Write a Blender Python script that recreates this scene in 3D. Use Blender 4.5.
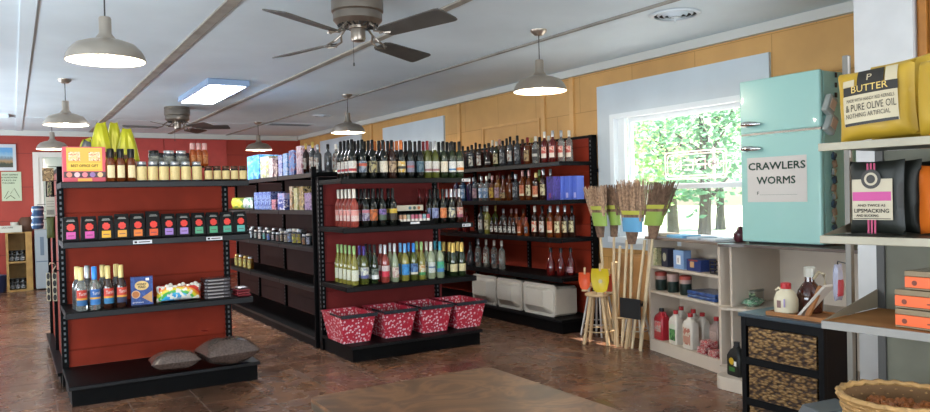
import bpy, bmesh, math, random
from mathutils import Vector, Matrix
random.seed(7)
PI = math.pi
S = bpy.context.scene
C = S.collection
for o in list(bpy.data.objects): bpy.data.objects.remove(o)

# ------------------------------------------------------------------ camera
FPX = 737.404
R3 = Matrix(((0.850670639759851, 0.028474331037986644, -0.5249273046075094),
             (-0.5251119089224547, -0.0011540921075218786, -0.8510324031311752),
             (-0.024838392830080644, 0.9995938577959285, 0.013970458055199638)))
cam = bpy.data.objects.new('camera', bpy.data.cameras.new('camera')); C.objects.link(cam)
cam.matrix_world = Matrix.Translation((0, 0, 1.5)) @ R3.to_4x4()
cam.data.sensor_width = 36; cam.data.lens = 36 * FPX / 930; cam.data.clip_start = .05; cam.data.clip_end = 300
S.camera = cam
# ------------------------------------------------------------------ exposure
S.view_settings.view_transform = 'Standard'; S.view_settings.look = 'None'
S.view_settings.gamma = 1; S.view_settings.use_curve_mapping = False
S.view_settings.exposure = 1.36
# ------------------------------------------------------------------ world, sun, daylight
w = bpy.data.worlds.new('world'); S.world = w; w.use_nodes = True
nt = w.node_tree; nt.nodes.clear()
sky = nt.nodes.new('ShaderNodeTexSky'); sky.sky_type = 'NISHITA'; sky.sun_disc = False
sky.sun_elevation = math.radians(58); sky.sun_rotation = math.radians(120); sky.air_density = 1.1; sky.dust_density = 1.5
bg = nt.nodes.new('ShaderNodeBackground'); bg.inputs['Strength'].default_value = 0.22
wo = nt.nodes.new('ShaderNodeOutputWorld')
nt.links.new(sky.outputs[0], bg.inputs[0]); nt.links.new(bg.outputs[0], wo.inputs[0])

def light(name, typ, loc, energy, color, direction=None, **kw):
    l = bpy.data.lights.new(name, typ); l.energy = energy; l.color = color
    for k, v in kw.items(): setattr(l, k, v)
    o = bpy.data.objects.new(name, l); C.objects.link(o); o.location = loc
    if direction is not None: o.rotation_euler = Vector(direction).to_track_quat('-Z', 'Y').to_euler()
    return o
light('sun', 'SUN', (20, 0, 20), 7.5, (1, .95, .86), (-.30, .12, -.95), angle=math.radians(.6))
# area lamp for presumed storefront windows behind the camera; the left-side ones are added
light('storefront_daylight', 'AREA', (1.6, -2.85, 1.5), 270, (.78, .89, 1), (0, 1, 1.1), shape='RECTANGLE', size=6.5, size_y=2.2)
light('side_fill', 'AREA', (-2.9, 3.2, 1.5), 240, (.80, .90, 1), (1, .1, 1.1), shape='RECTANGLE', size=6.0, size_y=1.8)  # unseen lamp added on the left to brighten room and ceiling
light('rear_side_fill', 'AREA', (-2.9, 11.5, 1.5), 240, (.80, .90, 1), (1, 0, 1.1), shape='RECTANGLE', size=6, size_y=1.8)  # same added fill for the rear half, solid wall behind it
#light('window_daylight', 'AREA', (5.66, 5.0, 1.65), 45, (.80, .91, 1), (-1, 0, -.1), shape='RECTANGLE', size=1.5, size_y=1.25)

# ------------------------------------------------------------------ pixel helpers (photograph rays meeting real planes)
def ray(px, py): return R3 @ Vector((px - 465, -(py - 206), -FPX))
def onx(px, py, x): r = ray(px, py); return Vector((0, 0, 1.5)) + r * (x / r.x)
def ony(px, py, y): r = ray(px, py); return Vector((0, 0, 1.5)) + r * (y / r.y)
def onz(px, py, z): r = ray(px, py); return Vector((0, 0, 1.5)) + r * ((z - 1.5) / r.z)

# ------------------------------------------------------------------ materials
def lin(c):
    if isinstance(c, str):
        c = [int(c[i:i + 2], 16) / 255 for i in (0, 2, 4)]
        c = [x / 12.92 if x <= .04045 else ((x + .055) / 1.055) ** 2.4 for x in c]
    return (*c[:3], 1)
MC = {}
def mat(name, color, rough=.5, metal=0, spec=.5, trans=0, emit=None, es=0, coat=0, noise=0, nscale=8, bump=0, bscale=40, alpha=1, ior=1.45):
    if name in MC: return MC[name]
    m = bpy.data.materials.new(name); m.use_nodes = True; MC[name] = m
    n = m.node_tree.nodes; L = m.node_tree.links; b = n['Principled BSDF']
    b.inputs['Base Color'].default_value = lin(color); b.inputs['Roughness'].default_value = rough
    b.inputs['Metallic'].default_value = metal; b.inputs['Specular IOR Level'].default_value = spec
    b.inputs['Transmission Weight'].default_value = trans; b.inputs['Coat Weight'].default_value = coat; b.inputs['IOR'].default_value = ior
    b.inputs['Alpha'].default_value = alpha
    if emit: b.inputs['Emission Color'].default_value = lin(emit); b.inputs['Emission Strength'].default_value = es
    if noise or bump:
        tc = n.new('ShaderNodeTexCoord'); nz = n.new('ShaderNodeTexNoise'); nz.inputs['Scale'].default_value = nscale; nz.inputs['Detail'].default_value = 5
        L.new(tc.outputs['Object'], nz.inputs['Vector'])
        if noise:
            mx = n.new('ShaderNodeMixRGB'); mx.blend_type = 'MULTIPLY'; mx.inputs[0].default_value = 1
            mx.inputs[1].default_value = lin(color)
            mr = n.new('ShaderNodeMapRange'); mr.inputs[1].default_value = .3; mr.inputs[2].default_value = .7; mr.inputs[3].default_value = 1 - noise; mr.inputs[4].default_value = 1 + noise * .4
            L.new(nz.outputs[0], mr.inputs[0]); L.new(mr.outputs[0], mx.inputs[2]); L.new(mx.outputs[0], b.inputs['Base Color'])
        if bump:
            n2 = n.new('ShaderNodeTexNoise'); n2.inputs['Scale'].default_value = bscale; L.new(tc.outputs['Object'], n2.inputs['Vector'])
            bp = n.new('ShaderNodeBump'); bp.inputs['Strength'].default_value = bump; bp.inputs['Distance'].default_value = .01
            L.new(n2.outputs[0], bp.inputs['Height']); L.new(bp.outputs[0], b.inputs['Normal'])
    return m

def ramp(n, L, src, stops, interp='LINEAR'):
    r = n.new('ShaderNodeValToRGB'); r.color_ramp.interpolation = interp
    e = r.color_ramp.elements
    while len(e) > 1: e.remove(e[-1])
    e[0].position = stops[0][0]; e[0].color = lin(stops[0][1])
    for p, c in stops[1:]:
        x = e.new(p); x.color = lin(c)
    L.new(src, r.inputs[0]); return r

def label_mat(name, base, band=None, z0=0, z1=.25, ink='2a2220', blob=None):
    """printed paper: base colour, a band of another colour, fine ink specks and an optional printed picture."""
    if name in MC: return MC[name]
    m = mat(name, base, .55); n = m.node_tree.nodes; L = m.node_tree.links; b = n['Principled BSDF']
    tc = n.new('ShaderNodeTexCoord'); sp = n.new('ShaderNodeSeparateXYZ'); L.new(tc.outputs['Generated'], sp.inputs[0])
    cur = None
    def mixc(fac, c2, prev):
        mx = n.new('ShaderNodeMixRGB')
        if prev is None: mx.inputs[1].default_value = lin(base)
        else: L.new(prev, mx.inputs[1])
        mx.inputs[2].default_value = lin(c2); L.new(fac, mx.inputs[0]); return mx.outputs[0]
    def rng(src, a, bb):
        r = ramp(n, L, src, [(0, (0, 0, 0)), (max(a, .001), (1, 1, 1)), (min(bb, .999), (0, 0, 0))], 'CONSTANT'); return r.outputs[0]
    # lines of small print
    mp = n.new('ShaderNodeMapping'); mp.inputs['Scale'].default_value = (9, 9, 22); L.new(tc.outputs['Generated'], mp.inputs[0])
    nz = n.new('ShaderNodeTexNoise'); nz.inputs['Scale'].default_value = 1.5; nz.inputs['Detail'].default_value = 1; L.new(mp.outputs[0], nz.inputs['Vector'])
    r = ramp(n, L, nz.outputs[0], [(0, (0, 0, 0)), (.57, (.0, .0, .0)), (.62, (.75, .75, .75))]); cur = mixc(r.outputs[0], ink, cur)
    if blob:
        vo = n.new('ShaderNodeTexNoise'); vo.inputs['Scale'].default_value = 3.2; L.new(tc.outputs['Generated'], vo.inputs['Vector'])
        r = ramp(n, L, vo.outputs[0], [(0, (0, 0, 0)), (.5, (0, 0, 0)), (.53, (1, 1, 1))]); cur = mixc(r.outputs[0], blob, cur)
    if band: cur = mixc(rng(sp.outputs['Z'], z0, z1), band, cur)
    L.new(cur, b.inputs['Base Color']); return m

def carton_mat(name, cols, scale=5, rough=.45):
    """busy printed packaging in a few flat colours"""
    if name in MC: return MC[name]
    m = mat(name, cols[0], rough); n = m.node_tree.nodes; L = m.node_tree.links; b = n['Principled BSDF']
    tc = n.new('ShaderNodeTexCoord'); nz = n.new('ShaderNodeTexNoise'); nz.inputs['Scale'].default_value = scale; nz.inputs['Detail'].default_value = 2; nz.inputs['Distortion'].default_value = .8
    L.new(tc.outputs['Generated'], nz.inputs['Vector'])
    st = []; k = len(cols)
    for i, c in enumerate(cols): st.append((0 if i == 0 else .38 + .26 * i / k, c))
    r = ramp(n, L, nz.outputs[0], st, 'CONSTANT'); L.new(r.outputs[0], b.inputs['Base Color']); return m

M_black = mat('black_shelf_metal', '09090a', .5, 0, spec=.10, noise=.25, nscale=6)
M_edge = mat('shelf_edge_metal', '121315', .35, 0, spec=.3)
M_white = mat('white_paint', 'd9d6ce', .55, noise=.06, nscale=3)
M_chrome = mat('chrome', 'cfcfcf', .12, 1)
M_paper = mat('white_paper', 'e6e4df', .6)
M_ink = mat('dark_ink', '241f1e', .7)

# ------------------------------------------------------------------ mesh helpers
class MB:
    def __init__(s): s.bm = bmesh.new(); s.T = Matrix.Identity(4); s.mi = 0
    def add(s, verts, faces):
        vs = [s.bm.verts.new(s.T @ Vector(v)) for v in verts]; out = []
        for f in faces:
            try: out.append(s.bm.faces.new([vs[i] for i in f])); out[-1].material_index = s.mi
            except ValueError: pass
        return out
    def box(s, x0, y0, z0, x1, y1, z1):
        v = [(x0, y0, z0), (x1, y0, z0), (x1, y1, z0), (x0, y1, z0), (x0, y0, z1), (x1, y0, z1), (x1, y1, z1), (x0, y1, z1)]
        s.add(v, [(0, 3, 2, 1), (4, 5, 6, 7), (0, 1, 5, 4), (1, 2, 6, 5), (2, 3, 7, 6), (3, 0, 4, 7)]); return s
    def lathe(s, prof, n=16, c=(0, 0, 0), a0=0, a1=2 * PI, closed=True):
        full = abs(a1 - a0 - 2 * PI) < 1e-6; k = n if full else n + 1
        v = []; f = []
        for (r, z) in prof:
            for i in range(k):
                a = a0 + (a1 - a0) * i / n; v.append((c[0] + r * math.cos(a), c[1] + r * math.sin(a), c[2] + z))
        for j in range(len(prof) - 1):
            for i in range(n):
                i2 = (i + 1) % k; f.append((j * k + i, j * k + i2, (j + 1) * k + i2, (j + 1) * k + i))
        if full and closed:
            if prof[0][0] > 1e-5: f.append(tuple(reversed(range(k))))
            if prof[-1][0] > 1e-5: f.append(tuple(range((len(prof) - 1) * k, len(prof) * k)))
        s.add(v, f); return s
    def cyl(s, p0, p1, r0, r1=None, n=12):
        p0 = Vector(p0); p1 = Vector(p1); d = p1 - p0; r1 = r0 if r1 is None else r1
        q = d.to_track_quat('Z', 'Y').to_matrix().to_4x4(); T = s.T; s.T = T @ Matrix.Translation(p0) @ q
        s.lathe([(r0, 0), (r1, d.length)], n); s.T = T; return s
    def tube(s, pts, r, n=6, closed=False):
        pts = [Vector(p) for p in pts]; m = len(pts); rings = []
        for i, p in enumerate(pts):
            a = pts[(i - 1) % m] if (closed or i > 0) else p; b = pts[(i + 1) % m] if (closed or i < m - 1) else p
            t = (b - a).normalized(); u = t.cross(Vector((0, 0, 1)))
            if u.length < 1e-3: u = t.cross(Vector((0, 1, 0)))
            u.normalize(); v = t.cross(u); rr = r[i] if isinstance(r, (list, tuple)) else r
            rings.append([p + (u * math.cos(2 * PI * k / n) + v * math.sin(2 * PI * k / n)) * rr for k in range(n)])
        V = [q for rg in rings for q in rg]; F = []
        for i in range(m if closed else m - 1):
            for k in range(n):
                j = (i + 1) % m; F.append((i * n + k, i * n + (k + 1) % n, j * n + (k + 1) % n, j * n + k))
        if not closed: F += [tuple(reversed(range(n))), tuple(range((m - 1) * n, m * n))]
        s.add(V, F); return s
    def prism(s, poly, z0, z1):
        n = len(poly); V = [(x, y, z0) for x, y in poly] + [(x, y, z1) for x, y in poly]
        F = [tuple(reversed(range(n))), tuple(range(n, 2 * n))] + [(i, (i + 1) % n, n + (i + 1) % n, n + i) for i in range(n)]
        s.add(V, F); return s
    def pillow(s, W, H, T, nx=14, nz=14, wob=.0, crimp=.06, seed=1, p=.45):
        """upright filled bag in the xz plane, front facing -y, base on z=0"""
        rd = random.Random(seed); V = []; F = []; ph = [rd.uniform(0, 6) for _ in range(6)]
        for side in (-1, 1):
            for j in range(nz + 1):
                for i in range(nx + 1):
                    u = 2 * i / nx - 1; v = 2 * j / nz - 1
                    t = max(0, (1 - abs(u) ** 3.0)) ** p * max(0, (1 - abs(v) ** 3.0)) ** p
                    t *= 1 + wob * (math.sin(5 * u + ph[0]) * math.sin(4 * v + ph[1]) + .6 * math.sin(9 * u + ph[2] + 3 * v))
                    pin = 1 - .05 * (1 - v * v) + crimp * .3 * math.sin(u * 20) * (abs(v) > .95)
                    V.append((u * W / 2 * pin, side * T / 2 * t, H / 2 + v * H / 2 * (1 - .04 * (1 - u * u))))
        k = (nx + 1) * (nz + 1)
        for j in range(nz):
            for i in range(nx):
                a = j * (nx + 1) + i; F.append((a, a + 1, a + nx + 2, a + nx + 1)); F.append((k + a, k + a + nx + 1, k + a + nx + 2, k + a + 1))
        s.add(V, F); bmesh.ops.remove_doubles(s.bm, verts=s.bm.verts, dist=1e-5); return s
    def mesh(s, name, m, smooth=False, bevel=0):
        bmesh.ops.recalc_face_normals(s.bm, faces=s.bm.faces)
        me = bpy.data.meshes.new(name); s.bm.to_mesh(me); s.bm.free()
        for q in (m if isinstance(m, (list, tuple)) else [m]): me.materials.append(q)
        if smooth:
            for p in me.polygons: p.use_smooth = True
            me.set_sharp_from_angle(angle=math.radians(38))
        return me
    def build(s, name, m, parent=None, smooth=False, bevel=0):
        return put(name, s.mesh(name, m, smooth), parent, bevel=bevel)

def put(name, me, parent=None, loc=None, rotz=None, bevel=0):
    o = bpy.data.objects.new(name, me); C.objects.link(o)
    if parent: o.parent = parent
    if loc is not None: o.location = loc
    if rotz is not None: o.rotation_euler.z = rotz
    if bevel:
        b = o.modifiers.new('bevel', 'BEVEL'); b.width = bevel; b.segments = 2; b.limit_method = 'ANGLE'
    return o
def thing(name, label, cat, loc=(0, 0, 0), rotz=0, group=None):
    o = bpy.data.objects.new(name, None); C.objects.link(o); o.location = loc; o.rotation_euler = (0, 0, rotz); o.empty_display_size = .05
    return tag(o, label, cat, group)
def tag(o, label, cat, group=None):
    o['label'] = label; o['category'] = cat
    if group: o['group'] = group
    return o
def struct(name, mb, m, parent=None, bevel=0):
    o = mb.build(name, m, parent, bevel=bevel)
    if parent is None: o['kind'] = 'structure'
    return o
TXT = {}
def text_mesh(txt, width, height, m, depth=.0008, bold=0):
    """lettering in the xz plane, readable from -y, centred on the origin"""
    cu = bpy.data.curves.new('lettering', 'FONT'); cu.body = txt; cu.size = 1; cu.extrude = 0; cu.align_x = 'LEFT'; cu.resolution_u = 2
    o = bpy.data.objects.new('lettering', cu); C.objects.link(o); bpy.context.view_layer.update()
    me = bpy.data.meshes.new_from_object(o.evaluated_get(bpy.context.evaluated_depsgraph_get())); bpy.data.objects.remove(o)
    me.name = 'lettering'
    xs = [v.co.x for v in me.vertices]; ys = [v.co.y for v in me.vertices]
    x0, x1, y0, y1 = min(xs), max(xs), min(ys), max(ys)
    for v in me.vertices:
        x = (v.co.x - x0) / (x1 - x0) - .5; z = (v.co.y - y0) / (y1 - y0) - .5
        v.co = (x * width, -depth, z * height)
    if bold:
        bm = bmesh.new(); bm.from_mesh(me); g0 = bm.verts[:] + bm.edges[:] + bm.faces[:]
        for dx, dz in ((bold * height, 0), (0, bold * height), (bold * height, bold * height)):
            g = bmesh.ops.duplicate(bm, geom=g0)['geom']; bmesh.ops.translate(bm, verts=[q for q in g if isinstance(q, bmesh.types.BMVert)], vec=(dx, -.0001 * (1 + dx * 100), dz))
        bm.to_mesh(me); bm.free()
    me.materials.clear(); me.materials.append(m); return me
def text(parent, txt, x, y, z, width, height, m, name='lettering', rotz=0, bold=.05):
    o = put(name, text_mesh(txt, width, height, m, bold=bold), parent, (x, y, z), rotz); return o
def oz(i): return ['first', 'second', 'third', 'fourth', 'fifth', 'sixth', 'seventh', 'eighth', 'ninth', 'tenth', 'eleventh', 'twelfth', 'thirteenth', 'fourteenth', 'fifteenth', 'sixteenth', 'seventeenth', 'eighteenth', 'nineteenth', 'twentieth', 'twenty-first', 'twenty-second', 'twenty-third'][i]

# ================================================================== STRUCTURE
def floor_mat():
    m = mat('slate_floor', '6b5146', .28, spec=.42); n = m.node_tree.nodes; L = m.node_tree.links; b = n['Principled BSDF']
    tc = n.new('ShaderNodeTexCoord')
    n1 = n.new('ShaderNodeTexNoise'); n1.inputs['Scale'].default_value = 1.3; n1.inputs['Detail'].default_value = 5; n1.inputs['Distortion'].default_value = .9; n1.inputs['Roughness'].default_value = .55
    L.new(tc.outputs['Object'], n1.inputs['Vector'])
    r1 = ramp(n, L, n1.outputs[0], [(.28, '463428'), (.42, '664634'), (.5, '7f5a42'), (.58, '6b4e40'), (.72, '94694c')])
    br = n.new('ShaderNodeTexBrick'); br.inputs['Scale'].default_value = 1; br.offset = .5; br.inputs['Brick Width'].default_value = .62; br.inputs['Row Height'].default_value = .46
    br.inputs['Mortar Size'].default_value = .005; br.inputs['Color1'].default_value = (1, 1, 1, 1); br.inputs['Color2'].default_value = (.72, .72, .76, 1); br.inputs['Mortar'].default_value = (.9, .85, .8, 1)
    mp = n.new('ShaderNodeMapping'); mp.inputs['Rotation'].default_value = (0, 0, PI / 2); mp.inputs['Location'].default_value = (.1, .2, 0)
    L.new(tc.outputs['Object'], mp.inputs[0]); L.new(mp.outputs[0], br.inputs['Vector'])
    mx = n.new('ShaderNodeMixRGB'); mx.blend_type = 'MULTIPLY'; mx.inputs[0].default_value = .8; L.new(r1.outputs[0], mx.inputs[1]); L.new(br.outputs[0], mx.inputs[2])
    m2 = n.new('ShaderNodeMixRGB'); m2.inputs[2].default_value = lin('75645a'); L.new(br.outputs['Fac'], m2.inputs[0]); L.new(mx.outputs[0], m2.inputs[1])
    L.new(m2.outputs[0], b.inputs['Base Color'])
    n2 = n.new('ShaderNodeTexNoise'); n2.inputs['Scale'].default_value = 5; n2.inputs['Detail'].default_value = 3; L.new(tc.outputs['Object'], n2.inputs['Vector'])
    bp = n.new('ShaderNodeBump'); bp.inputs['Strength'].default_value = .12; bp.inputs['Distance'].default_value = .01
    L.new(n2.outputs[0], bp.inputs['Height']); L.new(bp.outputs[0], b.inputs['Normal'])
    rr = ramp(n, L, n2.outputs[0], [(.3, (.20, .20, .20)), (.7, (.32, .32, .32))]); L.new(rr.outputs[0], b.inputs['Roughness'])
    return m
mb = MB(); mb.box(-3, -3, -.1, 5.6, 15.9, 0); struct('floor', mb, floor_mat())

def wall_mat(name, col, line, bw, bh, mort=.006, rough=.55, contrast=.10):
    m = mat(name, col, rough); n = m.node_tree.nodes; L = m.node_tree.links; b = n['Principled BSDF']
    tc = n.new('ShaderNodeTexCoord'); sp = n.new('ShaderNodeSeparateXYZ'); L.new(tc.outputs['Object'], sp.inputs[0])
    ad = n.new('ShaderNodeMath'); ad.operation = 'ADD'; L.new(sp.outputs['X'], ad.inputs[0]); L.new(sp.outputs['Y'], ad.inputs[1])
    cb = n.new('ShaderNodeCombineXYZ'); L.new(ad.outputs[0], cb.inputs['X']); L.new(sp.outputs['Z'], cb.inputs['Y'])
    br = n.new('ShaderNodeTexBrick'); br.inputs['Scale'].default_value = 1; br.inputs['Brick Width'].default_value = bw; br.inputs['Row Height'].default_value = bh
    br.inputs['Mortar Size'].default_value = mort; br.inputs['Color1'].default_value = lin(col); c = lin(col); br.inputs['Color2'].default_value = (c[0] * (1 - contrast), c[1] * (1 - contrast), c[2] * (1 - contrast), 1)
    br.inputs['Mortar'].default_value = lin(line); L.new(cb.outputs[0], br.inputs['Vector'])
    nz = n.new('ShaderNodeTexNoise'); nz.inputs['Scale'].default_value = 3; nz.inputs['Detail'].default_value = 6; L.new(tc.outputs['Object'], nz.inputs['Vector'])
    mx = n.new('ShaderNodeMixRGB'); mx.blend_type = 'MULTIPLY'; mx.inputs[0].default_value = .5
    r = ramp(n, L, nz.outputs[0], [(.3, (.72, .7, .68)), (.7, (1, 1, 1))]); L.new(br.outputs[0], mx.inputs[1]); L.new(r.outputs[0], mx.inputs[2]); L.new(mx.outputs[0], b.inputs['Base Color'])
    bp = n.new('ShaderNodeBump'); bp.inputs['Strength'].default_value = .4; bp.inputs['Distance'].default_value = .008; bp.invert = True
    L.new(br.outputs['Fac'], bp.inputs['Height']); L.new(bp.outputs[0], b.inputs['Normal']); return m
M_orange = wall_mat('ochre_block_wall', 'd0a060', 'b08448', .82, .4, contrast=.03, mort=.004)
M_red = wall_mat('red_board_wall', 'a5382a', '7c281e', 1.22, .62)
M_ceil = mat('ceiling_paint', 'd3dee3', .6, noise=.10, nscale=1.1, bump=.15, bscale=9)
M_batten = mat('ceiling_batten', '8c8880', .6, noise=.3, nscale=5)
M_batten2 = mat('ceiling_batten_tan', '9c958a', .6, noise=.3, nscale=5)
M_bluewhite = mat('pale_painted_board', 'c6d0d6', .5, noise=.08, nscale=2)
mb = MB(); mb.box(-3, -3, 2.9, 5.6, 15.9, 3.0); struct('ceiling', mb, M_ceil)
M_crown = mat('crown_board', 'c4c4be', .5)
WY0, WY1, WZ0, WZ1 = 4.0, 5.86, 1.0, 2.32
mb = MB()
mb.box(5.5, -3, 0, 5.6, WY0, 2.9); mb.box(5.5, WY1, 0, 5.6, 15.9, 2.9); mb.box(5.5, WY0, 0, 5.6, WY1, WZ0); mb.box(5.5, WY0, WZ1, 5.6, WY1, 2.9)
struct('wall_right', mb, M_orange)
mb = MB(); mb.box(-3, 15.8, 0, 5.5, 15.9, 2.9); struct('wall_back', mb, M_red)
M_plain = mat('plain_wall', 'b9a890', .6)
mb = MB(); mb.box(-3.1, -3, 0, -3, 15.9, 2.9); struct('wall_left', mb, M_plain)
mb = MB(); mb.box(-3, -3.1, 0, 5.6, -3, 2.9); struct('wall_front', mb, M_plain)
# ceiling battens: narrow cover strips over the joints of the ceiling boards
tn = 1
def trim(mb, m, bevel=0):
    global tn
    o = struct('trim_%d' % tn, mb, m, bevel=bevel); tn += 1; return o
for xa, xb, wd, mt_ in ((4.34, 3.90, .022, M_batten), (2.82, 2.77, .035, M_batten2), (1.36, 1.36, .045, M_batten2), (.13, .17, .05, M_ceil), (-1.3, -1.3, .05, M_ceil)):
    mb = MB(); mb.prism([(xa - wd, -3), (xa + wd, -3), (xb + wd, 15.78), (xb - wd, 15.78)], 2.885, 2.8999); trim(mb, mt_)
for yy in (13.4,):
    mb = MB(); mb.box(-2.99, yy - .012, 2.895, 5.44, yy + .012, 2.8999); trim(mb, M_ceil)
mb = MB(); mb.box(-2.99, 13.05, 2.84, .02, 13.5, 2.8999); trim(mb, M_ceil)
mb = MB(); mb.box(5.44, -2.9, 2.815, 5.4999, 15.75, 2.898); trim(mb, M_crown)
mb = MB(); mb.box(-2.99, 15.74, 2.80, 5.43, 15.7999, 2.898); trim(mb, M_crown)
# vertical cover strips and a framed rectangle on the ochre wall
M_orange2 = mat('ochre_trim', 'd2a264', .5, noise=.1)
for yy in (6.52, 7.05, 9.0, 12.0):
    mb = MB(); mb.box(5.475, yy - .035, 0, 5.4999, yy + .035, 2.814); trim(mb, M_orange2)
mb = MB()
mb.box(5.482, 7.13, 2.39, 5.4999, 8.40, 2.42); mb.box(5.482, 7.13, 1.2, 5.4999, 7.16, 2.39); mb.box(5.482, 8.37, 1.2, 5.4999, 8.40, 2.39); trim(mb, M_orange2)
# pale boards: surround of the near window and two more boarded windows further along
mb = MB(); mb.box(5.47, 3.94, .9, 5.4999, WY0, 2.645); mb.box(5.47, WY1, .9, 5.4999, 6.08, 2.645); mb.box(5.47, WY0, WZ1, 5.4999, WY1, 2.645); mb.box(5.47, WY0, .9, 5.4999, WY1, WZ0); trim(mb, M_bluewhite)
for ya, yb in ((9.42, 11.5), (12.43, 14.5)):
    mb = MB(); mb.box(5.47, ya, .9, 5.4999, yb, 2.69); trim(mb, M_bluewhite)
# boards on the red back wall
M_red2 = mat('pinkish_red_board', 'b5453f', .5, noise=.12)
for k, (xa, xb, za) in enumerate(((2.02, 2.66, 2.12), (2.68, 3.28, 2.1), (3.30, 3.9, 2.1))):
    mb = MB(); mb.box(xa, 15.78, za, xb, 15.7999, 2.79); trim(mb, M_red2, .004)
# window_1 : white double-hung window
M_win = mat('window_white', 'dfe6ea', .35)
mb = MB(); fx0, fx1 = 5.44, 5.62
mb.box(fx0, WY0, WZ0, fx1, WY0 + .06, WZ1); mb.box(fx0, WY1 - .06, WZ0, fx1, WY1, WZ1); mb.box(fx0, WY0 + .06, WZ1 - .05, fx1, WY1 - .06, WZ1); mb.box(fx0 - .03, WY0 - .03, WZ0 - .03, fx0 + .0, WY1 + .03, WZ0 + .03); mb.box(fx0, WY0 + .06, WZ0, fx1, WY1 - .06, WZ0 + .03)
mb.box(5.50, WY1 - .16, WZ0 + .03, 5.54, WY1 - .06, WZ1 - .05); mb.box(5.50, WY0 + .06, WZ0 + .03, 5.54, WY0 + .16, WZ1 - .05)
win = struct('window_1', mb, M_win)
mb = MB()
ya, yb = WY0 + .16, WY1 - .16
for x, z0, z1 in ((5.57, 1.52, WZ1 - .05), (5.53, WZ0 + .03, 1.56)):
    mb.box(x - .02, ya, z0, x + .02, ya + .045, z1); mb.box(x - .02, yb - .045, z0, x + .02, yb, z1); mb.box(x - .02, ya + .045, z0, x + .02, yb - .045, z0 + .045); mb.box(x - .02, ya + .045, z1 - .045, x + .02, yb - .045, z1)
mb.build('sash', M_win, win)
M_glass = mat('window_glass', 'e8f4f4', .02, alpha=.06, spec=.5)
mb = MB(); mb.box(5.568, ya + .045, 1.565, 5.572, yb - .045, WZ1 - .095); mb.box(5.528, ya + .045, WZ0 + .075, 5.532, yb - .045, 1.515); mb.build('pane', M_glass, win)
# plastered corner pier on the right and the wooden door beyond it
M_pier = mat('pale_plaster', 'c9c8c6', .6, noise=.05)
mb = MB(); mb.box(4.5, 2.285, 0, 5.4999, 2.634, 2.9); o = struct('wall_pier', mb, M_pier)
M_wood = mat('varnished_wood', 'a86c2a', .4, noise=.3, nscale=6)
mb = MB(); mb.box(4.55, 1.35, 0, 4.6, 2.284, 2.9); d1 = struct('door_1', mb, M_wood)
mb = MB()
for yy in (2.05, 2.15, 2.24): mb.box(4.52, yy - .022, 0, 4.55, yy + .022, 2.9)
mb.build('moulding', M_wood, d1, bevel=.006)

# back door with glass, white frame
mb = MB(); X0, X1 = .38, 1.25
mb.box(X0, 15.74, 0, X0 + .09, 15.7999, 2.5); mb.box(X1 - .09, 15.74, 0, X1, 15.7999, 2.5); mb.box(X0 + .09, 15.74, 2.41, X1 - .09, 15.7999, 2.5)
d2 = struct('door_2', mb, M_white)
mb = MB(); mb.box(X0 + .09, 15.76, .0, X1 - .09, 15.7999, .3); mb.box(X0 + .09, 15.76, .3, X0 + .16, 15.7999, 2.41); mb.box(X1 - .16, 15.76, .3, X1 - .09, 15.7999, 2.41); mb.build('door_leaf', M_white, d2)
mb = MB(); mb.box(X0 + .16, 15.775, .3, X1 - .16, 15.785, 2.41); mb.build('pane', mat('door_glass', 'b9c4b8', .15, noise=.3, nscale=2), d2)

# ---------------- outdoors seen through the window
M_ground = mat('sunlit_gravel', 'b9b6ae', .9, noise=.15, nscale=1)
mb = MB(); mb.box(5.7, -25, -.25, 60, 60, -.1); o = struct('ground', mb, M_ground)
M_lawn = mat('lawn', 'b4c09a', .9, noise=.3, nscale=2)
mb = MB(); mb.box(13.5, -20, -.1, 59, 59, -.06); o = struct('lawn', mb, M_lawn)
M_bark = mat('bark', '5b5348', .8, noise=.4)
M_leafs = [mat('leaf_a', '9cc878', .6), mat('leaf_b', 'b4d88c', .6), mat('leaf_c', '80b484', .6)]
def tree(x, y, h, r, k, label):
    t = thing('tree', label, 'tree', (x, y, -.07), group=None); rd = random.Random(k)
    mb = MB(); lean = rd.uniform(-.3, .3)
    mb.tube([(0, 0, 0), (lean * .3, 0, h * .3), (lean, .2, h * .65), (lean, .3, h * .85)], [.2, .15, .1, .04], 8)
    for q in range(7):
        a = rd.uniform(0, 6.28); z = h * rd.uniform(.25, .65); mb.tube([(lean * .5, 0, z), (math.cos(a) * r * .7, math.sin(a) * r * .7, z + r * .6)], [.07, .02], 5)
    mb.build('trunk', M_bark, t)
    mb = MB()
    cl = [(rd.gauss(0, r * .5), rd.gauss(0, r * .5), h * rd.uniform(.34, 1)) for _ in range(26)]
    V = []; F = []
    for cx, cy, cz in cl:
        for _ in range(100):
            p = Vector((cx + rd.gauss(0, .45), cy + rd.gauss(0, .45), cz + rd.gauss(0, .35)))
            if p.z < .25: continue
            u = Vector((rd.gauss(0, 1), rd.gauss(0, 1), rd.gauss(0, .6))).normalized(); v = u.orthogonal().normalized(); s_ = rd.uniform(.06, .13)
            i = len(V); V += [p + u * s_, p + v * s_ * .6, p - u * s_, p - v * s_ * .6]; F.append((i, i + 1, i + 2, i + 3))
    mb.add(V, F); mb.build('foliage', M_leafs[k % 3], t)
tl = ['slim tree with pale leaves left of the neon sign, beyond the window', 'broad green tree behind the middle of the window', 'dark green tree behind the neon sign, through the window', 'bright green tree at the right of the window by the fridge', 'tall tree far back between the other trees outside', 'bushy tree further back right of centre through the window', 'large distant tree at right behind the nearer trees outside', 'most distant tree at the left of the window view']
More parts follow.
